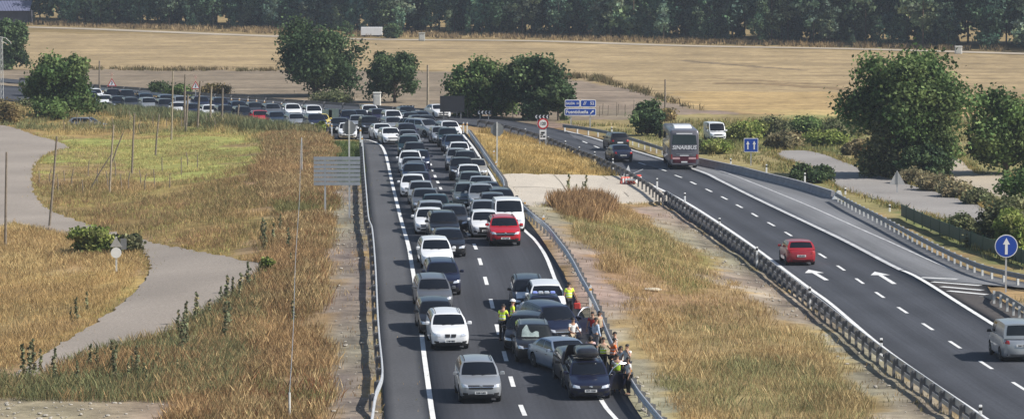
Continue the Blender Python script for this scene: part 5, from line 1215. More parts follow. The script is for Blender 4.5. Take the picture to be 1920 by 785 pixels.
wood_pole(208, 305, 231, 250, 'slanting wooden brace against the leaning meadow pole', None, .06, WOOD, 'wooden_brace'); wood_pole(165, 355, 212, 285, 'long thin brace leaning toward the meadow pole', None, .05, WOOD, 'wooden_brace')
wood_pole(802, 205, 802, 122, 'straight brown utility pole between the tree pair and the lone tree', None, .13, WOOD_L, 'utility_pole'); wood_pole(1247, 212, 1247, 149, 'dark utility pole at the edge of the golden field', None, .10, WOOD, 'utility_pole')
# small stakes of old fences
SG = 'short fence stakes'
for k in range(34):
    x = 75 + k * 15.4 + random.uniform(-4, 4); y = 352 - .06 * x + random.uniform(-22, 22) if k < 20 else 300 + random.uniform(-20, 30)
    if k >= 20: x = 120 + (k - 20) * 24 + random.uniform(-5, 5); y = 236 + random.uniform(-8, 10)
    p = gp(x, y); h = random.uniform(.8, 1.5); b = MB(); b.pipe([(0, 0, -.2), (random.uniform(-.05, .05), 0, h * .5), (random.uniform(-.16, .16), 0, h)], [.05, .045, .035], 6); tag(b.build('fence_stake', WOOD, None, True, loc=p), 'short weathered stake of an old fence in the meadow', 'stake', SG)
for k in range(30):
    x = 860 + k * 21 + random.uniform(-5, 5) if k < 18 else 1060 + (k - 18) * 16; y = (222 + random.uniform(-2, 2)) if k < 8 else 214 + random.uniform(-3, 4)
    p = gp(x, y); h = random.uniform(1.0, 1.7); b = MB(); b.pipe([(0, 0, -.2), (random.uniform(-.08, .08), 0, h)], [.05, .04], 6); tag(b.build('fence_stake', WOOD, None, True, loc=p), 'thin stake of the field fence behind the far bend', 'stake', 'stakes of the field fence')
# the slack grey cable from the near stake up to a thin pole
p0 = gp(543, 792); p1 = gp(566, 330); zt = rise(p1, 258)
b = MB(); b.pipe([(0, 0, -.2), (0, 0, zt)], [.05, .03], 8); tag(b.build('cable_pole', ZINC, None, True, loc=p1), 'thin grey pole among the brown weeds carrying the slack cable', 'pole')
hs = rise(p0, 735); b = MB(); b.pipe([(0, 0, -.2), (0, 0, hs)], [.05, .045], 8); tag(b.build('cable_stake', POSTW, None, True, loc=p0), 'pale stake at the bottom edge where the cable ends', 'stake')
a = Vector((p0.x, p0.y, p0.z + hs)); c = Vector((p1.x, p1.y, p1.z + zt)); b = MB(); b.pipe([a.lerp(c, t / 24) - Vector((0, 0, .22 * 4 * (t / 24) * (1 - t / 24))) + Vector((.03 * math.sin(t * .5), 0, 0)) for t in range(25)], .015, 5); tag(b.build('cable', mat('grey_cable', (.26, .27, .28), .5, var=.1), None, True), 'slack grey cable running over the brown weeds', 'cable')
# utility cabinets, truck trailer, farm shed, pylon
def cabinet(px, py, yt, w, label, col):
    p = gp(px, py); h = rise(p, yt); t = thing('cabinet', p, label, 'cabinet'); b = MB(); b.box((0, 0, h / 2), (w, w * .8, h), 0, 0, .05); b.build('housing', col, t); d = MB(); d.box((0, -w * .4 - .02, h * .48), (w * .72, .03, h * .72)); d.build('door', mat('cabinet_door', (.5, .5, .47), .6), t); r = MB(); r.box((0, 0, h + .06), (w * 1.12, w * .92, .12), 0, 0, .03); r.build('lid', col, t)
CABW = mat('cabinet_white', (.66, .65, .60), .7, var=.08); CABG = mat('cabinet_grey', (.42, .42, .38), .8, var=.1)
cabinet(707, 200, 175, .85, 'pale utility cabinet left of the lone tree', CABW); cabinet(791, 77, 63, 1.1, 'small grey hut at the far field road', CABG); cabinet(1797, 101, 88, 1.1, 'small white hut at the field road on the right', CABW)
p = gp(697, 69); t = thing('truck_trailer', p, 'white box trailer parked at the edge of the wood', 'trailer'); L_ = 40 / pxm(p); z1 = rise(p, 51)
b = MB(); b.box((0, 0, .30 + (z1 - .30) / 2), (L_, 2.4, z1 - .30), 0, 0, .05); b.build('box_body', P_WHITE, t); b = MB(); b.box((0, 0, .22), (L_ - .2, 2.2, .14)); b.build('chassis', BLACKP, t)
for x in (-L_ * .32, L_ * .32):
    for y in (-1.0, 1.0): w = MB(); w.lathe([(.12, -.12), (.24, -.14), (.24, .14), (.12, .12)], (x, y, .24), 'y', 14); w.build('wheel', RUBBER, t)
p = gp(12, 46); t = thing('farm_shed', (p.x, p.y, p.z), 'farm shed with a blue grey corrugated roof at the top left corner', 'shed'); w_ = 110 / pxm(p)
b = MB(); b.box((-1.5, 3.5, 1.4), (w_, 7, 2.8)); b.build('wall', mat('shed_wall', (.06, .06, .075), .9), t)
rf_ = MB(); n = 40
for k in range(n):
    x0 = -1.5 - w_ / 2 - .3 + (w_ + .6) * k / n; dx = (w_ + .6) / n; rf_.add([(x0, -.5, 2.8), (x0 + dx * .5, -.5, 2.92), (x0 + dx * .5, 4.0, 5.0), (x0, 4.0, 4.88), (x0 + dx, -.5, 2.8), (x0 + dx, 4.0, 4.88)], [(0, 1, 2, 3), (1, 4, 5, 2)])
rf_.build('roof', mat('blue_grey_roof', (.13, .14, .22), .6, .2, var=.12), t)
p = gp(4, 187); h = rise(p, 70); t = thing('lattice_pole', p, 'pale lattice power pole with a forked head at the left edge', 'power pole'); b = MB()
for s in (-.16, .16): b.tube((s, 0, -.2), (s * .5, 0, h), .035, n=6)
for k in range(10): z = h * k / 10; b.tube((-.16 + .008 * k, 0, z), (.16 - .008 * k, 0, z + h / 10), .022, n=5)
b.build('mast', POSTW, t); b = MB(); b.pipe([(0, 0, h), (.5, 0, h - .1), (1.0, 0, h - .55), (1.15, 0, h - .8)], .03, 5); b.pipe([(0, 0, h - .5), (.6, 0, h - .75)], .03, 5); b.pipe([(0, 0, h), (-.5, 0, h + .1)], .03, 5); b.build('arm', POSTW, t)

# coach -----------------------------------------------------------------
p = gp(1283, 319); d = Vector((-.012, 1, 0)).normalized(); Lb, Wb = 12.0, 2.45; Hb = 3.35; t = thing('coach', (p.x + d.x * Lb / 2, p.y + d.y * Lb / 2, p.z + .03), 'grey and maroon coach with white lettering on its rear, driving away', 'coach', None, face(d))
CG = mat('coach_grey', (.15, .145, .165), .4, .3, var=.06, coat=.3); CM = mat('coach_maroon', (.09, .012, .025), .35, .1, var=.08, coat=.4); TEALG = mat('coach_glass', (.03, .05, .055), .08, var=.1, coat=.4)
def crect(y, w, z0, z1, r): return [(x, y, (z0 + z1) / 2 + z) for x, z in rrect(w, z1 - z0, r, n=3)]
b = MB(); b.rings([crect(-Lb / 2, Wb * .9, .5, Hb - .35, .35), crect(-Lb / 2 + .25, Wb, .36, Hb - .06, .30), crect(-Lb / 2 + .8, Wb, .34, Hb, .24), crect(Lb / 2 - .5, Wb, .34, Hb, .24), crect(Lb / 2 - .12, Wb * .985, .36, Hb - .05, .26), crect(Lb / 2, Wb * .93, .45, Hb - .22, .26)], 0, True, True)
b2 = [(min(b.v[i][2] for i in f), max(b.v[i][2] for i in f)) for f in b.f]
me = b.mesh('body', [CG], True, 45); bo = link('body', me, t); _bm = bmesh.new(); _bm.from_mesh(me); bv = BVHTree.FromBMesh(_bm)
hw = Wb / 2
def rp(x0, x1, z0, z1, name, m, off=.012, nx=6, nz=3, parent=t, taper=0.0): return patch(bv, [(x0, z0), (x1, z0), (x1 - taper, z1), (x0 + taper, z1)], 'rear', off, nx, nz).build(name, m, parent, True)
rp(-hw * .98, hw * .98, .40, 1.12, 'lower_skirt', CM, .006, 10, 4); rp(-hw * .86, hw * .86, 2.12, 2.92, 'rear_window', TEALG, .014, 8, 4, taper=.10)
rp(-hw * .55, hw * .55, 2.98, 3.08, 'brake_light_strip', SIGNW, .016, 6, 1); rp(-hw * .88, hw * .88, 1.68, 2.06, 'name_panel', mat('coach_panel', (.17, .165, .18), .4, .2), .012, 8, 2)
rp(-hw * .55, hw * .55, 1.30, 1.35, 'air_vent', ALLOY, .016, 6, 1); rp(-hw * .30, hw * .30, 1.16, 1.24, 'badge_strip', SIGNW, .016, 4, 1)
for s in (-1, 1):
    rp(min(s * hw * .30, s * hw * .80), max(s * hw * .30, s * hw * .80), .88, 1.05, 'tail_light', mat('pale_tail_lamp', (.62, .38, .38), .25, coat=.6), .018, 4, 2); rp(min(s * hw * .82, s * hw * .97), max(s * hw * .82, s * hw * .97), .90, 1.30, 'side_lamp', TAIL, .018, 2, 3)
rp(-.26, .26, .60, .72, 'number_plate', PLATE, .02, 2, 1)
lo = lettering('SINARBUS', .46, SIGNW, t, (0, Lb / 2 + .035, 1.86), (PI / 2, 0, PI), shear=.15, sx=.98)
for ax, s in (('left', 1), ('right', -1)):
    for k in range(6): y0 = -Lb / 2 + 1.3 + k * 1.72; patch(bv, [(y0, 1.75), (y0 + 1.62, 1.75), (y0 + 1.62, 2.85), (y0, 2.85)], ax, .012, 3, 2).build('side_window', TEALG, t)
    patch(bv, [(-Lb / 2 + .5, .42), (Lb / 2 - .3, .42), (Lb / 2 - .3, 1.25), (-Lb / 2 + .5, 1.0)], ax, .010, 8, 3).build('side_skirt', CM, t)
    for y in (-Lb * .30, Lb * .24): w = MB(); w.lathe([(.28, -.16), (.48, -.17), (.52, -.08), (.52, .08), (.48, .17), (.28, .16)], (s * (hw - .16), y, .52), 'x', 20); wo = w.build('wheel', RUBBER, t, True); r_ = MB(); r_.lathe([(.28, -.14), (.28, .14)], (s * (hw - .16), y, .52), 'x', 16); r_.build('rim', ALLOY, wo)
    m = MB(); m.box((s * (hw + .22), -Lb / 2 + .3, 2.35), (.26, .18, .62), 0, 0, .05); m.pipe([(s * (hw - .05), -Lb / 2 + .4, 2.85), (s * (hw + .2), -Lb / 2 + .25, 2.75)], .03, 6); m.build('mirror', BLACKP, t, True)
ac = MB(); ac.rings([[(x * w, y0, z) for x, z in ((-1, 0), (1, 0), (.9, q), (-.9, q))] for w, y0, q in ((.75, .2, .02), (.8, .5, .24), (.8, 3.2, .24), (.75, 3.6, .02))], 0, True, True); ac.build('roof_air_conditioner', P_WHITE, t, True, loc=(0, 0, Hb - .01))
patch(bv, [(-hw * .86, 1.2), (hw * .86, 1.2), (hw * .80, 2.9), (-hw * .80, 2.9)], 'front', .014, 8, 4).build('windscreen', TEALG, t, True); _bm.free()
# ------------------------------------------------------------ vegetation
LEAF = attr_mat('foliage', .75, .34, (.8, .18), None, 0, .15); BLADE = attr_mat('dry_grass', .9, .25, (.5, .15), None, 0, .1); BARK = mat('bark', (.075, .055, .04), .95, var=.3, scale=5)
def leafcloud(rng, centers, radii, per, size, cols, up=.25, clump_var=.28, leaf_var=.22):
    """leaf-sized quads spread through clumps; returns verts (4n,3) and tint (4n,3)"""
    n = len(centers); N = n * per; c = np.repeat(centers, per, 0); r = np.repeat(radii, per)
    d = rng.normal(size=(N, 3)); d /= np.linalg.norm(d, axis=1)[:, None]; rad = r * (rng.random(N) ** .45) * (1 + .25 * rng.normal(size=N))
    pos = c + d * rad[:, None] * np.array([1, 1, .8])
    nrm = d * .6 + rng.normal(size=(N, 3)) * .7 + np.array([0, 0, up]); nrm /= np.linalg.norm(nrm, axis=1)[:, None]
    a = np.cross(nrm, rng.normal(size=(N, 3))); a /= np.linalg.norm(a, axis=1)[:, None]; b = np.cross(nrm, a)
    s = size * (.6 + .8 * rng.random(N))[:, None]; a = a * s * .5; b = b * s * (.35 + .3 * rng.random(N))[:, None]
    V = np.stack([pos - a, pos - b * .9 + a * .1, pos + a, pos + b * .9 + a * .1], 1)
    ci = rng.integers(0, len(cols), n); base = np.array(cols)[ci] * (1 + clump_var * rng.normal(size=(n, 1))).clip(.5, 1.7); t = np.repeat(base, per, 0) * (1 + leaf_var * rng.normal(size=(N, 1))).clip(.4, 1.8)
    return V.reshape(-1, 3), np.repeat(t, 4, 0)
def crown_centers(rng, n, rx, rz, zc, lobes=5, flat=0.0, base=.78):
    """clump centres on the skins of many unequal lobes: ragged outline, crown wide down to its base"""
    k = 6 + 2 * lobes; z = rng.uniform(-.85, .80, k); prof = np.where(z < 0, 1 - (1 - base) * np.abs(z) ** 2, np.sqrt(np.clip(1 - np.abs(z) ** 2.2, .05, 1)))
    a = rng.uniform(0, 2 * PI, k) + np.arange(k) * 2.4; r = prof * (.35 + .45 * rng.random(k)); L = np.stack([r * np.cos(a), r * np.sin(a), z], 1); L[0] = (0, 0, .25); L[1] = (.0, 0, -.5)
    LR = .26 + .24 * rng.random(k); LR[:2] = .55
    i = rng.integers(0, k, n); d = rng.normal(size=(n, 3)); d /= np.linalg.norm(d, axis=1)[:, None]; P = L[i] + d * (LR[i] * rng.random(n) ** .3)[:, None]
    P[:, :2] /= np.percentile(np.abs(P[:, :2]), 98.5); lo, hi = P[:, 2].min(), P[:, 2].max(); P[:, 2] = (P[:, 2] - lo) / (hi - lo) * 2 - 1
    return P * np.array([rx, rx, rz]) + np.array([0, 0, zc])
GREEN = [lin(96, 117, 68), lin(78, 101, 58), lin(114, 130, 80)]; DARK = [lin(76, 95, 62), lin(63, 82, 55), lin(90, 106, 70)]; OLIVE = [lin(110, 116, 80), lin(94, 102, 70), lin(126, 126, 92)]
LIME = [lin(136, 148, 78), lin(116, 132, 68), lin(150, 154, 92)]; GREYG = [lin(146, 136, 104), lin(128, 124, 94), lin(156, 142, 108)]; BROWNG = [lin(128, 114, 78), lin(140, 122, 84), lin(110, 104, 68)]
def plant(name, cat, px, py, ytop, wpx, label, cols, seed, bottom=.12, n=70, per=190, leaf=.28, trunk=True, group=None, lobes=5, dx=0, flat=0.0, clump=.24):
    n = int(n * 1.7); rng = np.random.default_rng(seed); p = gp(px, py); H = rise(p, ytop); W = wpx / pxm(p); t = thing(name, p, label, cat, group)
    rz = H * (1 - bottom) / 2; zc = H * bottom + rz; cr = clump * W / 2 * 1.15
    cen = crown_centers(rng, n, W / 2 - cr * .55, rz - cr * .45, zc, lobes, flat, .97 if bottom < .07 else .78); rad = cr * (.6 + .8 * rng.random(n))
    V, T = leafcloud(rng, cen, rad, per, leaf, cols); V[:, 2] = np.maximum(V[:, 2], .03)
    me = np_mesh('crown', V, np.arange(len(V)).reshape(-1, 4), T, [LEAF]); link('crown', me, t)
    b = MB(); th = max(.035, W * .022)
    b.pipe([(0, 0, -.3), (rng.normal() * .06, 0, H * .2), (rng.normal() * .15, rng.normal() * .1, H * .5), (rng.normal() * .2, 0, H * .8)], [th * 1.5, th * 1.1, th * .8, th * .25], 8)
    for k in range(9):
        c = cen[rng.integers(0, n)]; z0 = H * (bottom * .6 + .35 * rng.random()); m = Vector((c[0] * .45, c[1] * .45, lerp(z0, c[2], .62))); b.pipe([(0, 0, z0), m, tuple(c)], [th * .5, th * .32, th * .1], 5)
    b.build('trunk' if trunk else 'stems', BARK, t, True); return t
plant('broad_tree', 'tree', 592, 180, 33, 168, 'largest dark broad tree standing alone in front of the fields', DARK, 1, .05, 110, 130, .34)
plant('round_tree', 'tree', 740, 192, 97, 100, 'lone tree with a pointed tip right of the pale cabinet', DARK, 2, .06, 70, 100, .30)
plant('spreading_tree', 'tree', 898, 219, 112, 136, 'wide lighter green tree, left one of the pair by the billboard', GREEN, 3, .0, 90, 120, .32)
plant('rounded_tree', 'tree', 1004, 224, 105, 118, 'darker rounded tree, right one of the pair behind the blue exit sign', DARK, 4, .0, 90, 120, .32)
plant('low_tree', 'tree', 1046, 226, 156, 60, 'low dark tree filling the right flank of the tree pair', DARK, 14, .0, 40, 100, .30, group=None)
plant('dense_tree', 'tree', 106, 222, 104, 134, 'dense round green tree at the left beside the service path', GREEN, 5, .0, 95, 130, .30)
plant('edge_tree', 'tree', 18, 130, 38, 76, 'dark tree cut by the left edge of the frame', DARK, 6, .0, 60, 100, .36)
plant('tall_tree', 'tree', 1696, 332, 97, 226, 'tallest leafy green tree at the right above the farm track', GREEN, 7, .10, 150, 150, .28)
plant('leafy_tree', 'tree', 1886, 328, 166, 170, 'large green tree cut by the right edge of the frame', GREEN, 8, .05, 110, 130, .28)
plant('flowering_shrub', 'shrub', 1662, 333, 226, 82, 'tall grey green shrub in front of the tallest right tree', OLIVE, 9, .0, 60, 110, .24, False, clump=.3)
plant('dark_bush', 'bush', 1738, 336, 268, 92, 'dark round bush at the foot of the tallest right tree', DARK, 10, .0, 60, 110, .24, False)
plant('scrub_bush', 'bush', 1214, 254, 191, 66, 'dark spiky bush left of the coach by the outer guardrail', DARK, 11, .0, 55, 100, .26, False, lobes=3)
plant('small_bush', 'bush', 1520, 341, 309, 82, 'small dark green bush beside the farm track', DARK, 12, .0, 40, 90, .22, False)
plant('low_bush', 'bush', 180, 473, 428, 96, 'low green bush left of the small sign by the path', LIME, 13, .0, 50, 90, .20, False)
plant('low_bush', 'bush', 243, 474, 441, 60, 'low green bush right of the small sign by the path', OLIVE, 15, .0, 36, 90, .20, False)
plant('yellow_bush', 'bush', 504, 515, 482, 28, 'bright yellow green bush at the tip of the path', LIME, 16, .0, 26, 60, .14, False)
plant('yellow_bush', 'bush', 600, 252, 228, 26, 'bright yellow green bush beside the white posts', LIME, 17, .0, 26, 60, .18, False)
for k, (px, py, yt, w, cols, lab) in enumerate([(1404, 264, 228, 74, LIME, 'pale green shrub behind the blue two arrow sign'), (1450, 258, 222, 80, OLIVE, 'olive shrub right of the two arrow sign'), (1510, 254, 219, 86, GREEN, 'green shrub in the middle of the scrub row'),
        (1568, 258, 224, 70, OLIVE, 'olive shrub at the right end of the scrub row'), (1340, 288, 264, 60, LIME, 'pale shrub below the delivery van'), (1322, 284, 264, 40, OLIVE, 'small olive shrub beside the coach'), (1550, 272, 248, 80, LIME, 'low pale green shrub before the scrub row'),
        (1470, 278, 248, 70, GREYG, 'grey brown shrub at the end of the farm track'), (1870, 462, 372, 110, OLIVE, 'bushy olive shrub behind the green panel fence'), (1912, 420, 318, 90, GREEN, 'green shrub at the right edge under the leafy tree'), (1900, 470, 395, 80, LIME, 'pale shrub behind the round blue sign'),
        (1800, 440, 402, 60, OLIVE, 'small olive shrub left of the bushy olive one'), (1624, 300, 268, 50, BROWNG, 'brown green shrub between track and tall tree'), (1598, 290, 262, 44, GREYG, 'grey shrub left of the brown green one')]):
    plant('shrub', 'shrub', px, py, yt, w, lab, cols, 30 + k, .0, 48, 90, .22, False, 'scrub on the right verge', clump=.30)
for k, (px, py, yt, w, cols, lab) in enumerate([(1712, 344, 322, 64, GREYG, 'hedge clump nearest the pale sign back'), (1752, 357, 334, 72, GREYG, 'second hedge clump along the farm track'), (1796, 369, 345, 72, GREYG, 'third hedge clump along the farm track'), (1838, 382, 356, 62, OLIVE, 'last hedge clump along the farm track')]):
    plant('hedge_clump', 'shrub', px, py, yt, w, lab, cols, 60 + k, .0, 40, 90, .20, False, 'hedge along the farm track', clump=.34)
for k, (px, py, yt, w, cols, lab) in enumerate([(300, 178, 154, 42, DARK, 'dark bush beyond the car file left of the warning triangle'), (336, 182, 160, 50, GREEN, 'green bush beyond the car file under the tall pole'), (15, 232, 190, 80, BROWNG, 'brown scrub at the left edge above the path'), (400, 176, 162, 60, BROWNG, 'brown scrub beyond the right warning triangle'),
        (620, 192, 178, 80, OLIVE, 'olive scrub at the foot of the largest tree'), (735, 72, 44, 34, DARK, 'dark bush right of the white trailer'), (650, 66, 40, 24, DARK, 'dark bush left of the white trailer'), (1240, 226, 205, 50, BROWNG, 'brown scrub behind the spiky bush'), (60, 204, 190, 60, OLIVE, 'olive scrub left of the dense round tree')]):
    plant('shrub', 'shrub', px, py, yt, w, lab, cols, 80 + k, .0, 36, 80, .24, False, 'scrub behind the car file', clump=.34)

# the wood beyond the fields: one mass
rng = np.random.default_rng(99); protos = []
FOR = [lin(100, 124, 96), lin(82, 108, 88), lin(118, 138, 104), lin(106, 126, 108)]
for k in range(7):
    H = 13 + 4 * rng.random(); W = 5.5 + 2.5 * rng.random(); n = 54; cen = crown_centers(rng, n, W / 2, H * (.36 + .08 * (k % 3)), H * (.60 - .06 * (k % 3)), 3 + k % 3); V, T = leafcloud(rng, cen, 1.15 * (.5 + .9 * rng.random(n)), 40, .62, FOR, clump_var=.34)
    a = np.linspace(0, 2 * PI, 6, endpoint=False); q = []
    for i in range(5):
        a0, a1 = a[i], a[(i + 1) % 6]; q += [(.13 * math.cos(a0), .13 * math.sin(a0), -.5), (.13 * math.cos(a1), .13 * math.sin(a1), -.5), (.10 * math.cos(a1), .10 * math.sin(a1), H * .6), (.10 * math.cos(a0), .10 * math.sin(a0), H * .6)]
    V = np.concatenate([V, np.array(q)]); T = np.concatenate([T, np.tile(np.array(lin(100, 92, 80)), (len(q), 1))]); protos.append((V, T))
VV = []; TT = []
edge = [(-200, 36), (60, 44), (300, 50), (480, 56), (700, 62), (1000, 68), (1300, 76), (1600, 86), (1920, 95), (2200, 102)]
ew = [(p.x, p.y) for p in (gp(*q) for q in edge)]; exs = [q[0] for q in ew]; eys = [q[1] for q in ew]
for row in range(7):
    x = -118 + rng.random() * 5
    while x < 120:
        y = np.interp(x, exs, eys) + row * 8 + rng.normal() * 2.2 + 1.5
        if x < gp(95, 46).x and row < 4: x += 3; continue
        V, T = protos[rng.integers(0, 7)]; s = .72 + .5 * rng.random() + (.12 * row if row < 4 else .35); c, sn = math.cos(row + x), math.sin(row + x)
        if row < 2 and rng.random() < .55: s *= .25 + .25 * rng.random()
        q = V * np.array([s, s, s]); VV.append(np.stack([q[:, 0] * c - q[:, 1] * sn + x, q[:, 0] * sn + q[:, 1] * c + y, q[:, 2]], 1)); TT.append(T * (.62 + .75 * rng.random()) * np.array([.85 + .4 * rng.random(), 1, .9 + .3 * rng.random()])); x += 2.2 + rng.random() * 5.0
VV = np.concatenate(VV); TT = np.concatenate(TT); tag(link('wood', np_mesh('wood', VV, np.arange(len(VV)).reshape(-1, 4), TT, [LEAF])), 'dark wood of tall trees closing the view behind the fields', 'wood', None, 'stuff')

# dry grass and weeds ---------------------------------------------------
SLABS = [np.array(p) for p in ROAD_POLYS]
WEEDROW = [lin(120,128,88), lin(108,116,80), lin(146,136,92)]
def blades(name, label, px, dens, hr, wr, cols, seed, lean=.27, clump=.20, gap=.30, tuft=6, avoid=(), field=None, colfield=None):
    rng = np.random.default_rng(seed); wp = wpoly(px); xs = [q[0] for q in wp]; ys = [q[1] for q in wp]; area = (max(xs) - min(xs)) * (max(ys) - min(ys)); n = int(area * dens * 1.7 / tuft)
    x = rng.uniform(min(xs), max(xs), n); y = rng.uniform(min(ys), max(ys), n)
    k = inpoly(x + (fnoise(x, y, 3) - .5) * 2.0, y + (fnoise(x + 9, y, 4) - .5) * 5, wp)
    k &= fnoise(x + 70, y / 1.6, 3.2, 4) > gap + .22 * rng.random(n)
    if field is not None: k &= rng.random(n) < field(x, y)
    x, y = x[k], y[k]; hh = .65 + .7 * fnoise(x + 11, y - 7, 6, 3)
    tc = np.array(cols)[(fnoise(x - 31, y / 2 + 17, 5, 3) * 1.6 * len(cols) - .3 * len(cols) + rng.normal(size=len(x)) * .7).astype(int).clip(0, len(cols) - 1)] * (1 + .16 * rng.normal(size=(len(x), 1))).clip(.5, 1.6)
    tc = tc * .84 + .16 * tc.mean(1, keepdims=True) * np.array([1.06, 1.0, .9]); tc *= (.80 + .42 * fnoise(x + 5, y / 1.5 - 60, 2.4, 3))[:, None]
    X = np.repeat(x, tuft); Y = np.repeat(y, tuft); Hm = np.repeat(hh, tuft); T = np.repeat(tc, tuft, 0); m = len(X)
    X = X + rng.normal(size=m) * clump; Y = Y + rng.normal(size=m) * clump
    bad = np.zeros(m, bool)
    for poly in ROAD_POLYS: bad |= inpoly(X, Y, poly)
    for poly in avoid: bad |= inpoly(X, Y, poly)
    X, Y, Hm, T = X[~bad], Y[~bad], Hm[~bad], T[~bad]; m = len(X)
    h = Hm * rng.uniform(hr[0], hr[1], m); w = rng.uniform(wr[0], wr[1], m) / 2 * .68; a = rng.uniform(0, 2 * PI, m); lx = rng.normal(size=m) * lean * h; ly = rng.normal(size=m) * lean * h; Z = hgt(X, Y) - .03
    ca, sa = np.cos(a) * w, np.sin(a) * w
    P0 = np.stack([X - ca, Y - sa, Z], 1); P1 = np.stack([X + ca, Y + sa, Z], 1); P2 = np.stack([X + ca * .7 + lx * .5, Y + sa * .7 + ly * .5, Z + h * .62], 1); P3 = np.stack([X + lx, Y + ly, Z + h], 1)
    V = np.stack([P0, P1, P2, P3], 1).reshape(-1, 3); T = (T * (1 + .2 * rng.normal(size=(m, 1))).clip(.5, 1.7))
    tag(link(name, np_mesh(name, V, np.arange(len(V)).reshape(-1, 4), np.repeat(T, 4, 0), [BLADE])), label, name.replace('_', ' '), None, 'stuff'); return m
MIDM = wpoly([(1110,415),(1240,440),(1330,510),(1480,600),(1530,655),(1330,655),(1225,590),(1150,490)])
G1 = [lin(172, 138, 92), lin(186, 154, 104), lin(156, 122, 82), lin(142, 122, 80), lin(198, 170, 118), lin(146, 106, 70)]
tot = 0
tot += blades('brown_weeds', 'tall rust brown weeds on the left verge of the motorway', [(500,254),(590,242),(618,262),(622,420),(612,830),(300,830),(306,690),(400,600),(490,512),(520,420),(480,330)], 92, (.25, .70), (.014, .036), G1 + [lin(132,128,78)], 1, gap=.16)
tot += blades('verge_grass', 'tan dry grass left of the service path', [(-60,405),(90,408),(240,455),(275,500),(180,600),(60,676),(-60,700)], 60, (.15, .42), (.014, .034), [lin(182,152,98), lin(172,140,90), lin(196,170,110), lin(164,134,86), lin(204,178,118)], 2, gap=.20)
tot += blades('green_weeds', 'greenish tall weeds below the service path', [(-60,704),(60,704),(200,660),(340,612),(480,520),(500,600),(440,740),(330,754),(-60,748)], 84, (.25, .75), (.014, .036), [lin(160,136,92), lin(134,132,86), lin(120,126,84), lin(176,142,94)], 3, gap=.14)
tot += blades('meadow_grass', 'short yellow green meadow grass between the leaning poles', [(60,250),(300,246),(440,236),(520,240),(520,330),(560,400),(500,496),(380,470),(220,435),(95,392),(64,340),(80,296),(128,282)], 26, (.08, .26), (.025, .055), [lin(190,172,104), lin(172,172,96), lin(178,158,98), lin(156,152,90), lin(170,146,94)], 4)
tot += blades('far_meadow_grass', 'taller dry grass in front of the far car file', [(-60,200),(100,206),(300,222),(480,240),(610,254),(560,300),(440,250),(300,250),(100,252),(-60,228)], 16, (.2, .7), (.04, .09), [lin(184,160,100), lin(168,148,94), lin(140,138,88), lin(128,132,86)], 5)
tot += blades('median_grass', 'rust and straw coloured grass in the wide median', [(1025,370),(1100,362),(1190,400),(1235,432),(1290,470),(1400,560),(1560,660),(1660,830),(1300,830),(1240,690),(1190,590),(1135,500),(1065,425)], 72, (.16, .50), (.014, .034), [lin(186,158,106), lin(176,144,96), lin(198,174,120), lin(164,142,96), lin(150,148,98)], 6, gap=.20, field=lambda x, y: np.where(inpoly(x + (fnoise(x, y, 5) - .5) * 4, y + (fnoise(x + 20, y, 6) - .5) * 10, MIDM), .28, 1.0))
tot += blades('median_thicket', 'tall dead brown stalks at the edge of the concrete crossing', [(1022,372),(1050,358),(1118,360),(1150,392),(1110,412),(1060,410)], 90, (.5, 1.3), (.018, .04), [lin(166,130,88), lin(146,116,82), lin(182,146,98)], 7, lean=.2)
tot += blades('island_grass', 'golden dry grass on the island between the carriageways', [(886,247),(930,246),(1010,268),(1100,302),(1160,327),(948,327),(916,290)], 44, (.2, .55), (.025, .06), [lin(206,180,116), lin(186,156,92), lin(166,142,84), lin(150,132,80)], 8)
tot += blades('scrub_grass', 'mixed green and straw grass right of the motorway', [(1040,228),(1180,236),(1300,226),(1600,222),(1920,232),(2000,540),(1840,480),(1700,400),(1560,350),(1400,306),(1290,286),(1160,252)], 9, (.15, .5), (.05, .11), [lin(166,150,92), lin(128,128,72), lin(112,118,66), lin(150,134,84)], 9)
tot += blades('gravel_tufts', 'sparse dry tufts on the gravel beside the left guardrail', [(616,345),(684,340),(694,440),(708,600),(716,720),(722,830),(612,830),(612,600)], 3.0, (.08, .28), (.03, .06), G1, 10)
tot += blades('median_tufts', 'sparse dry tufts on the bare median gravel', [(985,384),(1252,380),(1880,830),(1225,830),(1105,600),(1035,465)], 2.6, (.08, .25), (.03, .06), [lin(150,122,76), lin(170,146,100), lin(120,112,70)], 11)
tot += blades('ramp_tufts', 'green tufts between gore guardrail and ramp', [(1890,560),(2050,560),(2050,650),(1990,650)], 10, (.1, .3), (.04, .07), [lin(150,138,90), lin(120,122,70)], 12)
tot += blades('ditch_greenery', 'fresh green growth behind the slatted sign panel', [(622,268),(674,266),(684,300),(686,346),(626,346)], 30, (.15, .45), (.05, .09), [lin(92,110,60), lin(110,118,66), lin(78,98,52)], 13)
tot += blades('roadside_weeds', 'tall green grey weeds hiding the wheels of the far car file', [(130,196),(250,212),(400,228),(520,243),(600,252),(600,258),(500,250),(380,238),(240,222),(130,208)], 46, (.5, 1.25), (.04, .09), WEEDROW, 14, lean=.2)
tot += blades('field_margin', 'dark weedy margin running diagonally between stubble and fallow field', [(1036,139),(1120,148),(1200,169),(1300,202),(1330,208),(1300,206),(1200,174),(1120,153),(1036,144)], 10, (.3, .9), (.08, .16), [lin(120,104,70), lin(104,98,64)], 15)
tot += blades('field_margin', 'thin weedy margin above the fallow strip on the left', [(160,128),(330,130),(520,131),(520,134),(330,133),(160,131)], 8, (.3, .7), (.08, .16), [lin(120,104,70), lin(104,98,64)], 16)
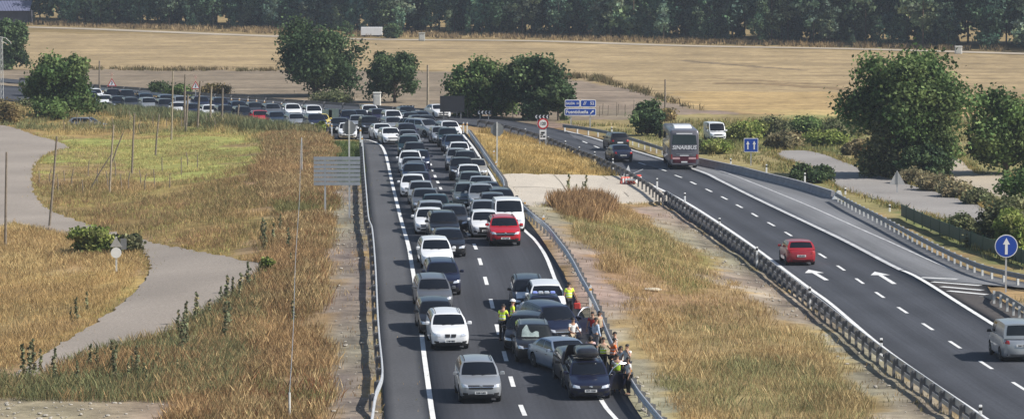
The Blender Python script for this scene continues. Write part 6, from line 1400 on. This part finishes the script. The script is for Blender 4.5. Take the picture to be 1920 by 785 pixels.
tot += blades('field_margin', 'brown weeds along the field road below the wood', [(-60,46),(120,50),(300,56),(480,63),(700,70),(1000,74),(1280,83),(1600,90),(1920,98),(1920,93),(1600,84),(1280,76),(1000,68),(700,61),(480,54),(-60,38)], 2.2, (.4, 1.0), (.12, .25), [lin(150,126,88), lin(128,108,76), lin(170,146,104)], 17)
tot += blades('meadow_weeds', 'brown weedy growth in the lower half of the meadow', [(66,338),(200,344),(330,346),(430,322),(510,300),(560,400),(500,496),(380,472),(220,437),(100,396)], 30, (.15, .5), (.018, .04), [lin(170,136,92), lin(150,124,84), lin(138,126,80), lin(182,150,100)], 18)
tot += blades('median_greens', 'patches of low green plants in the median grass', [(1120,418),(1200,418),(1290,486),(1330,522),(1290,560),(1215,510),(1140,465)], 26, (.10, .3), (.02, .05), [lin(134,138,82), lin(120,130,76), lin(160,150,92)], 19)
tot += blades('median_greens', 'patches of low olive plants lower in the median grass', [(1240,560),(1400,572),(1490,645),(1380,665),(1270,622)], 22, (.08, .26), (.02, .05), [lin(140,134,88), lin(128,124,80), lin(164,150,100)], 20)
def edge_blades(name, label, poly, per_m, hr, cols, seed):
    rng = np.random.default_rng(seed); P = np.array(poly); Q = np.roll(P, -1, 0); L = np.hypot(*(Q - P).T); n = int(L.sum() * per_m); i = rng.choice(len(P), n, p=L / L.sum()); t = rng.random((n, 1))
    B = P[i] + (Q[i] - P[i]) * t; d = (Q[i] - P[i]) / np.maximum(L[i], 1e-6)[:, None]; B = B + np.stack([d[:, 1], -d[:, 0]], 1) * (rng.normal(size=(n, 1)) * .38)
    far = np.array([0.0] * n); ins = inpoly(B[:, 0], B[:, 1], poly); keep = (~ins) | (rng.random(n) < .08)
    for j, o in enumerate(ROAD_POLYS):
        if o is not poly: keep &= ~inpoly(B[:, 0], B[:, 1], o)
    keep &= fnoise(B[:, 0], B[:, 1], 2.5, 3) > .36
    X, Y = B[keep, 0], B[keep, 1]; m = len(X); h = rng.uniform(hr[0], hr[1], m); w = rng.uniform(.006, .016, m); a = rng.uniform(0, 2 * PI, m); ca, sa = np.cos(a) * w, np.sin(a) * w; lx, ly = rng.normal(size=m) * .35 * h, rng.normal(size=m) * .35 * h; Z = hgt(X, Y) - .05
    V = np.stack([np.stack([X - ca, Y - sa, Z], 1), np.stack([X + ca, Y + sa, Z], 1), np.stack([X + ca * .7 + lx * .5, Y + sa * .7 + ly * .5, Z + h * .62], 1), np.stack([X + lx, Y + ly, Z + h], 1)], 1).reshape(-1, 3)
    T = np.array(cols)[rng.integers(0, len(cols), m)] * (1 + .25 * rng.normal(size=(m, 1))).clip(.5, 1.7)
    tag(link(name, np_mesh(name, V, np.arange(len(V)).reshape(-1, 4), np.repeat(T, 4, 0), [BLADE])), label, name.replace('_', ' '), None, 'stuff')
EC = [lin(182,152,98), lin(160,136,88), lin(140,136,84), lin(122,126,76)]
edge_blades('path_edge_grass', 'ragged grass growing over the edges of the grey service path', ROAD_POLYS[5], 60, (.06, .26), EC, 41)
edge_blades('crossing_edge_grass', 'dry weeds along the edges of the concrete crossing', ROAD_POLYS[6], 60, (.08, .28), EC, 42)
edge_blades('track_edge_grass', 'straw and weeds along the edges of the farm track', ROAD_POLYS[7], 70, (.12, .45), EC, 43)
edge_blades('track_edge_grass', 'straw and weeds along the edges of the sandy track', ROAD_POLYS[8], 60, (.12, .45), EC, 44)
edge_blades('road_edge_grass', 'small dry tufts along the left edge of the hard shoulder', ROAD_POLYS[1], 20, (.05, .22), EC, 45)
# tall thistle stalks
TH = []
for k in range(4):
    rng = np.random.default_rng(200 + k); H = 1.5; b = MB(); zz = np.linspace(.15, H, 13); cen = np.stack([rng.normal(size=13) * .04, rng.normal(size=13) * .04, zz], 1)
    V, T = leafcloud(rng, cen, .12 * (1.25 - zz / H * .8), 15, .12, [lin(138,142,108), lin(122,128,98), lin(154,144,112)])
    s = np.array([(-.018, 0, 0), (.018, 0, 0), (.010, 0, H * 1.08), (-.010, 0, H * 1.08), (0, -.018, 0), (0, .018, 0), (0, .010, H * 1.08), (0, -.010, H * 1.08)])
    V = np.concatenate([V, s]); T = np.concatenate([T, np.tile(np.array(lin(112,100,70)), (8, 1))]); TH.append(np_mesh('thistle', V, np.arange(len(V)).reshape(-1, 4), T, [LEAF]))
spots = [(134,598),(148,597),(155,585),(42,712),(55,706),(70,704),(80,700),(110,706),(112,720),(140,715),(175,690),(178,700),(215,705),(225,712),(232,716),(240,704),(262,708),(272,712),(280,722),(290,704),(298,690),(305,716),(325,700),(338,712),(330,624),(348,618),(362,616),(412,590),(428,572),(446,562),(452,556),(460,550),(470,540),(478,536),(418,575),(430,580),(492,470),(500,462),(515,452),(526,440),(506,440),(540,470),(548,500),(560,560),(556,610),(490,520),(1075,372),(1092,366),(1106,372),(1045,376),(1060,368)]
spots += [(random.uniform(190, 490), 0) for _ in range(12)]; spots = [(x, y or 700 - (x - 190) * .42 + random.uniform(-28, 34)) for x, y in spots]
for i, (x, y) in enumerate(spots):
    p = gp(x + random.uniform(-9, 9), y + random.uniform(-4, 8)); o = link('thistle', TH[i % 4], None, p); sc = random.choice((.5, .65, .8, .95, 1.15)) * random.uniform(.85, 1.1); o.scale = (sc, sc, sc); o.rotation_euler = (random.uniform(-.06, .06), random.uniform(-.06, .06), random.uniform(0, 6)); o.location.z -= .03
    tag(o, 'tall grey green thistle stalk rising above the dry weeds', 'thistle', 'thistle stalks in the weeds')
# loose stones and rubbish on the bare gravel
STN = mat('stone', (.36, .33, .28), .9, var=.2, scale=3); rng = np.random.default_rng(5); b = MB(); 
GV = [[(620,350),(684,340),(694,440),(708,600),(716,720),(722,830),(612,830),(612,600)], [(1048,470),(1075,490),(1130,600),(1190,700),(1290,830),(1235,830),(1150,650),(1090,540)], [(1255,390),(1300,420),(1480,560),(1650,690),(1800,810),(1740,815),(1560,660),(1400,550),(1260,430)], [(-40,752),(330,756),(420,786),(-40,800)]]
for poly, cnt in zip(GV, (300, 260, 260, 160)):
    wp = wpoly(poly); xs = [q[0] for q in wp]; ys = [q[1] for q in wp]; c = 0
    while c < cnt:
        x, y = rng.uniform(min(xs), max(xs)), rng.uniform(min(ys), max(ys))
        if not inpoly(np.array([x]), np.array([y]), wp)[0]: continue
        r_ = .02 + .06 * rng.random() ** 4; b.ball((x, y, gz(x, y) + r_ * .2), (r_ * (1 + rng.random()), r_ * (1 + rng.random()), r_ * .7), 6); c += 1
tag(b.build('loose_stones', STN, None), 'loose stones scattered on the bare gravel verges', 'stones', None, 'stuff')
p = gp(1222, 543); o = MB().ball((0, 0, .02), (.55, .35, .10), 10).build('sand_patch', mat('pale_sand', (.52, .45, .33), .9), None, True, loc=p); tag(o, 'pale sandy mound in the median grass', 'mound')
print('blades', tot, 'wood quads', len(VV) // 4)

# ------------------------------------------------------------ the air: pale haze over the far fields
HZ = bpy.data.materials.new('haze_air'); HZ.use_nodes = True; nt = HZ.node_tree; nt.nodes.clear(); ou = nt.nodes.new('ShaderNodeOutputMaterial'); pv = nt.nodes.new('ShaderNodeVolumePrincipled')
pv.inputs['Color'].default_value = (.80, .88, 1.0, 1); pv.inputs['Density'].default_value = HAZE_DENSITY; pv.inputs['Anisotropy'].default_value = .2
nt.links.new(pv.outputs[0], ou.inputs['Volume'])
hz = MB(); hz.add([(x, y, z) for z in (-2.5, 34) for x, y in ((-260, -60), (260, -60), (260, 780), (-260, 780))], [(3, 2, 1, 0), (4, 5, 6, 7), (0, 1, 5, 4), (1, 2, 6, 5), (2, 3, 7, 6), (3, 0, 4, 7)])
ho = hz.build('haze', HZ); tag(ho, kind='stuff'); tag(ho, 'thin pale haze in the summer air over the fields', 'haze')
